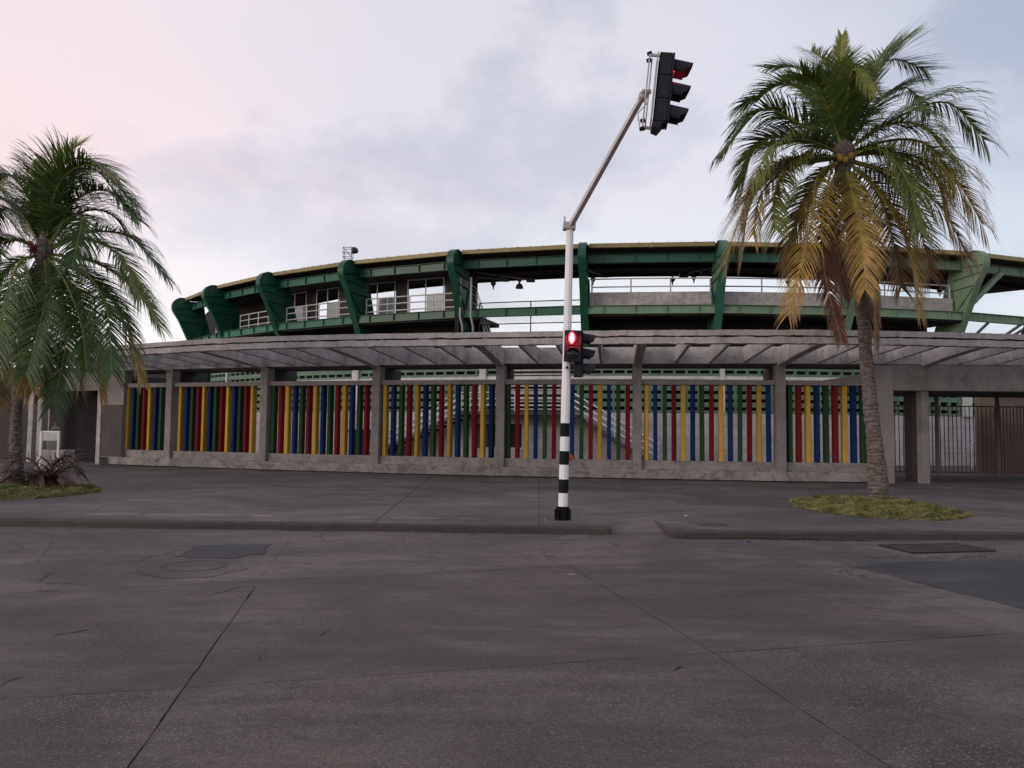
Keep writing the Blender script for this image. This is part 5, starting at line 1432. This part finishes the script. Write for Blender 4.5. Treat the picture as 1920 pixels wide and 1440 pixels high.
# ------------------------------------------------------------------ small things in the road
# drain grate
c0_, c1_, c2_, c3_ = G(1650, 1024, RZ), G(1795, 1021, RZ), G(1865, 1034, RZ), G(1712, 1038, RZ)
gc = (c0_ + c1_ + c2_ + c3_) / 4
gg = thing('drain_grate', 'long dark iron drain grate in the gutter below the right palm', 'drain', (gc.x, gc.y, RZ))
mb = MB(); mb.prism([c0_, c3_, c2_, c1_], RZ + .001, RZ + .006); mb.build('pit', M['darkin'], gg)
for i in range(16):
    f = (i + .5) / 16; p, q = c0_.lerp(c1_, f), c3_.lerp(c2_, f); u2 = unit(p, q); mb = MB(); mb.obox(((p.x + q.x) / 2, (p.y + q.y) / 2), u2, (q - p).length / 2, .014, RZ + .0065, RZ + .02); mb.build('bar', M['kerb'], gg)
for p, q in ((c0_, c1_), (c3_, c2_), (c0_, c3_), (c1_, c2_)):
    u2 = unit(p, q); mb = MB(); mb.obox(((p.x + q.x) / 2, (p.y + q.y) / 2), u2, (q - p).length / 2, .022, RZ + .002, RZ + .024); mb.build('frame', M['iron'], gg)
# manhole
mc = G(365, 1062, RZ); mh = thing('manhole_cover', 'worn round manhole cover in the patched road at the left', 'manhole', (mc.x, mc.y, RZ))
mb = MB(); mb.lathe((mc.x, mc.y, RZ - .002), [(.33, 0), (.33, .008), (.30, .009)], 40); mb.build('lid', M['road_mid'], mh)
mb = MB()
N = 48
for k in range(N + 1):
    a = 2 * math.pi * k / N
    for r_, z in ((.345, .001), (.355, .009), (.385, .009), (.39, .001)): mb.v.append((mc.x + r_ * math.cos(a), mc.y + r_ * math.sin(a), RZ + z))
for k in range(N):
    for j in range(3): a = 4 * k + j; mb.f.append((a, a + 1, a + 5, a + 4))
mb.build('rim', M['kerb'], mh)
# utility lid on the pavement behind the right kerb
uc = G(1335, 984); mb = MB(); mb.box(uc.x - .26, uc.x + .26, uc.y - .16, uc.y + .16, .001, .009)
tag(mb.build('utility_lid', M['kerb'], bevel=.003), 'small flat rectangular lid set in the pavement by the right kerb', 'lid')
# litter
def leaf_litter(pts, n_, label, w, seed):
    rnd = random.Random(seed); mb = MB()
    for i in range(n_):
        f = rnd.random(); a = pts[0].lerp(pts[1], f); x, y = a.x + rnd.gauss(0, w), a.y + rnd.gauss(0, w * .35); an = rnd.random() * 6.28; L = rnd.uniform(.015, .05); q = L * .35; z = a.z + rnd.uniform(.004, .02)
        dx, dy = math.cos(an), math.sin(an)
        mb.add([(x - dx * L, y - dy * L, z), (x + dy * q, y - dx * q, z + .008), (x + dx * L, y + dy * L, z + rnd.uniform(0, .015)), (x - dy * q, y + dx * q, z + .006)], [(0, 1, 2, 3)])
    o = mb.build('leaf_litter', M['litter'], kind='stuff'); o['label'] = label
M['litter'] = paint('dry_litter', (.16, .10, .06), rough=.8)
leaf_litter((G(1258, 1001, RZ), G(1330, 1009, RZ)), 520, 'dry brown leaves gathered at the kerb corner', .13, 1)
leaf_litter((G(1300, 1009, RZ), G(1640, 1014, RZ)), 420, 'thin line of leaf litter along the right gutter', .09, 2)
leaf_litter((G(700, 1002, RZ), G(1140, 1004, RZ)), 60, 'scattered bits of litter along the gutter left of the mast', .08, 3)
leaf_litter((G(1600, 1046, RZ), G(1900, 1044, RZ)), 60, 'scattered bits by the drain', .12, 6)
def scrap(px, py, z, s, mat, name, label, cat):
    p = G(px, py, z); mb = MB(); rnd = random.Random(px); pts = []
    for k in range(9): a = k * .698; r_ = s * rnd.uniform(.6, 1.1); pts.append((p.x + r_ * math.cos(a), p.y + r_ * .7 * math.sin(a)))
    mb.loft([(x, y, z) for x, y in pts], [(p.x + (x - p.x) * .6, p.y + (y - p.y) * .6, z + s * (.6 if 'scrap' in name or 'chip' in name else .12)) for x, y in pts])
    tag(mb.build(name, mat), label, cat)
scrap(1319, 1007, RZ, .05, M['white'], 'paper_scrap', 'crumpled white scrap lying in the leaves at the kerb corner', 'litter')
scrap(1286, 968, 0, .045, M['conc_lt'], 'stone_chip', 'pale stone chip on the pavement behind the kerb corner', 'stone')
scrap(1071, 1077, RZ, .075, M['litter_lt'] if 'litter_lt' in M else M.setdefault('litter_lt', paint('pale_leaf', (.22, .15, .11))), 'dry_leaf', 'pale brown dry leaf lying on the road below the mast', 'leaf')
scrap(1404, 1017, RZ, .04, M['iron'], 'dark_scrap', 'dark bit of rubbish lying in the right gutter', 'litter')
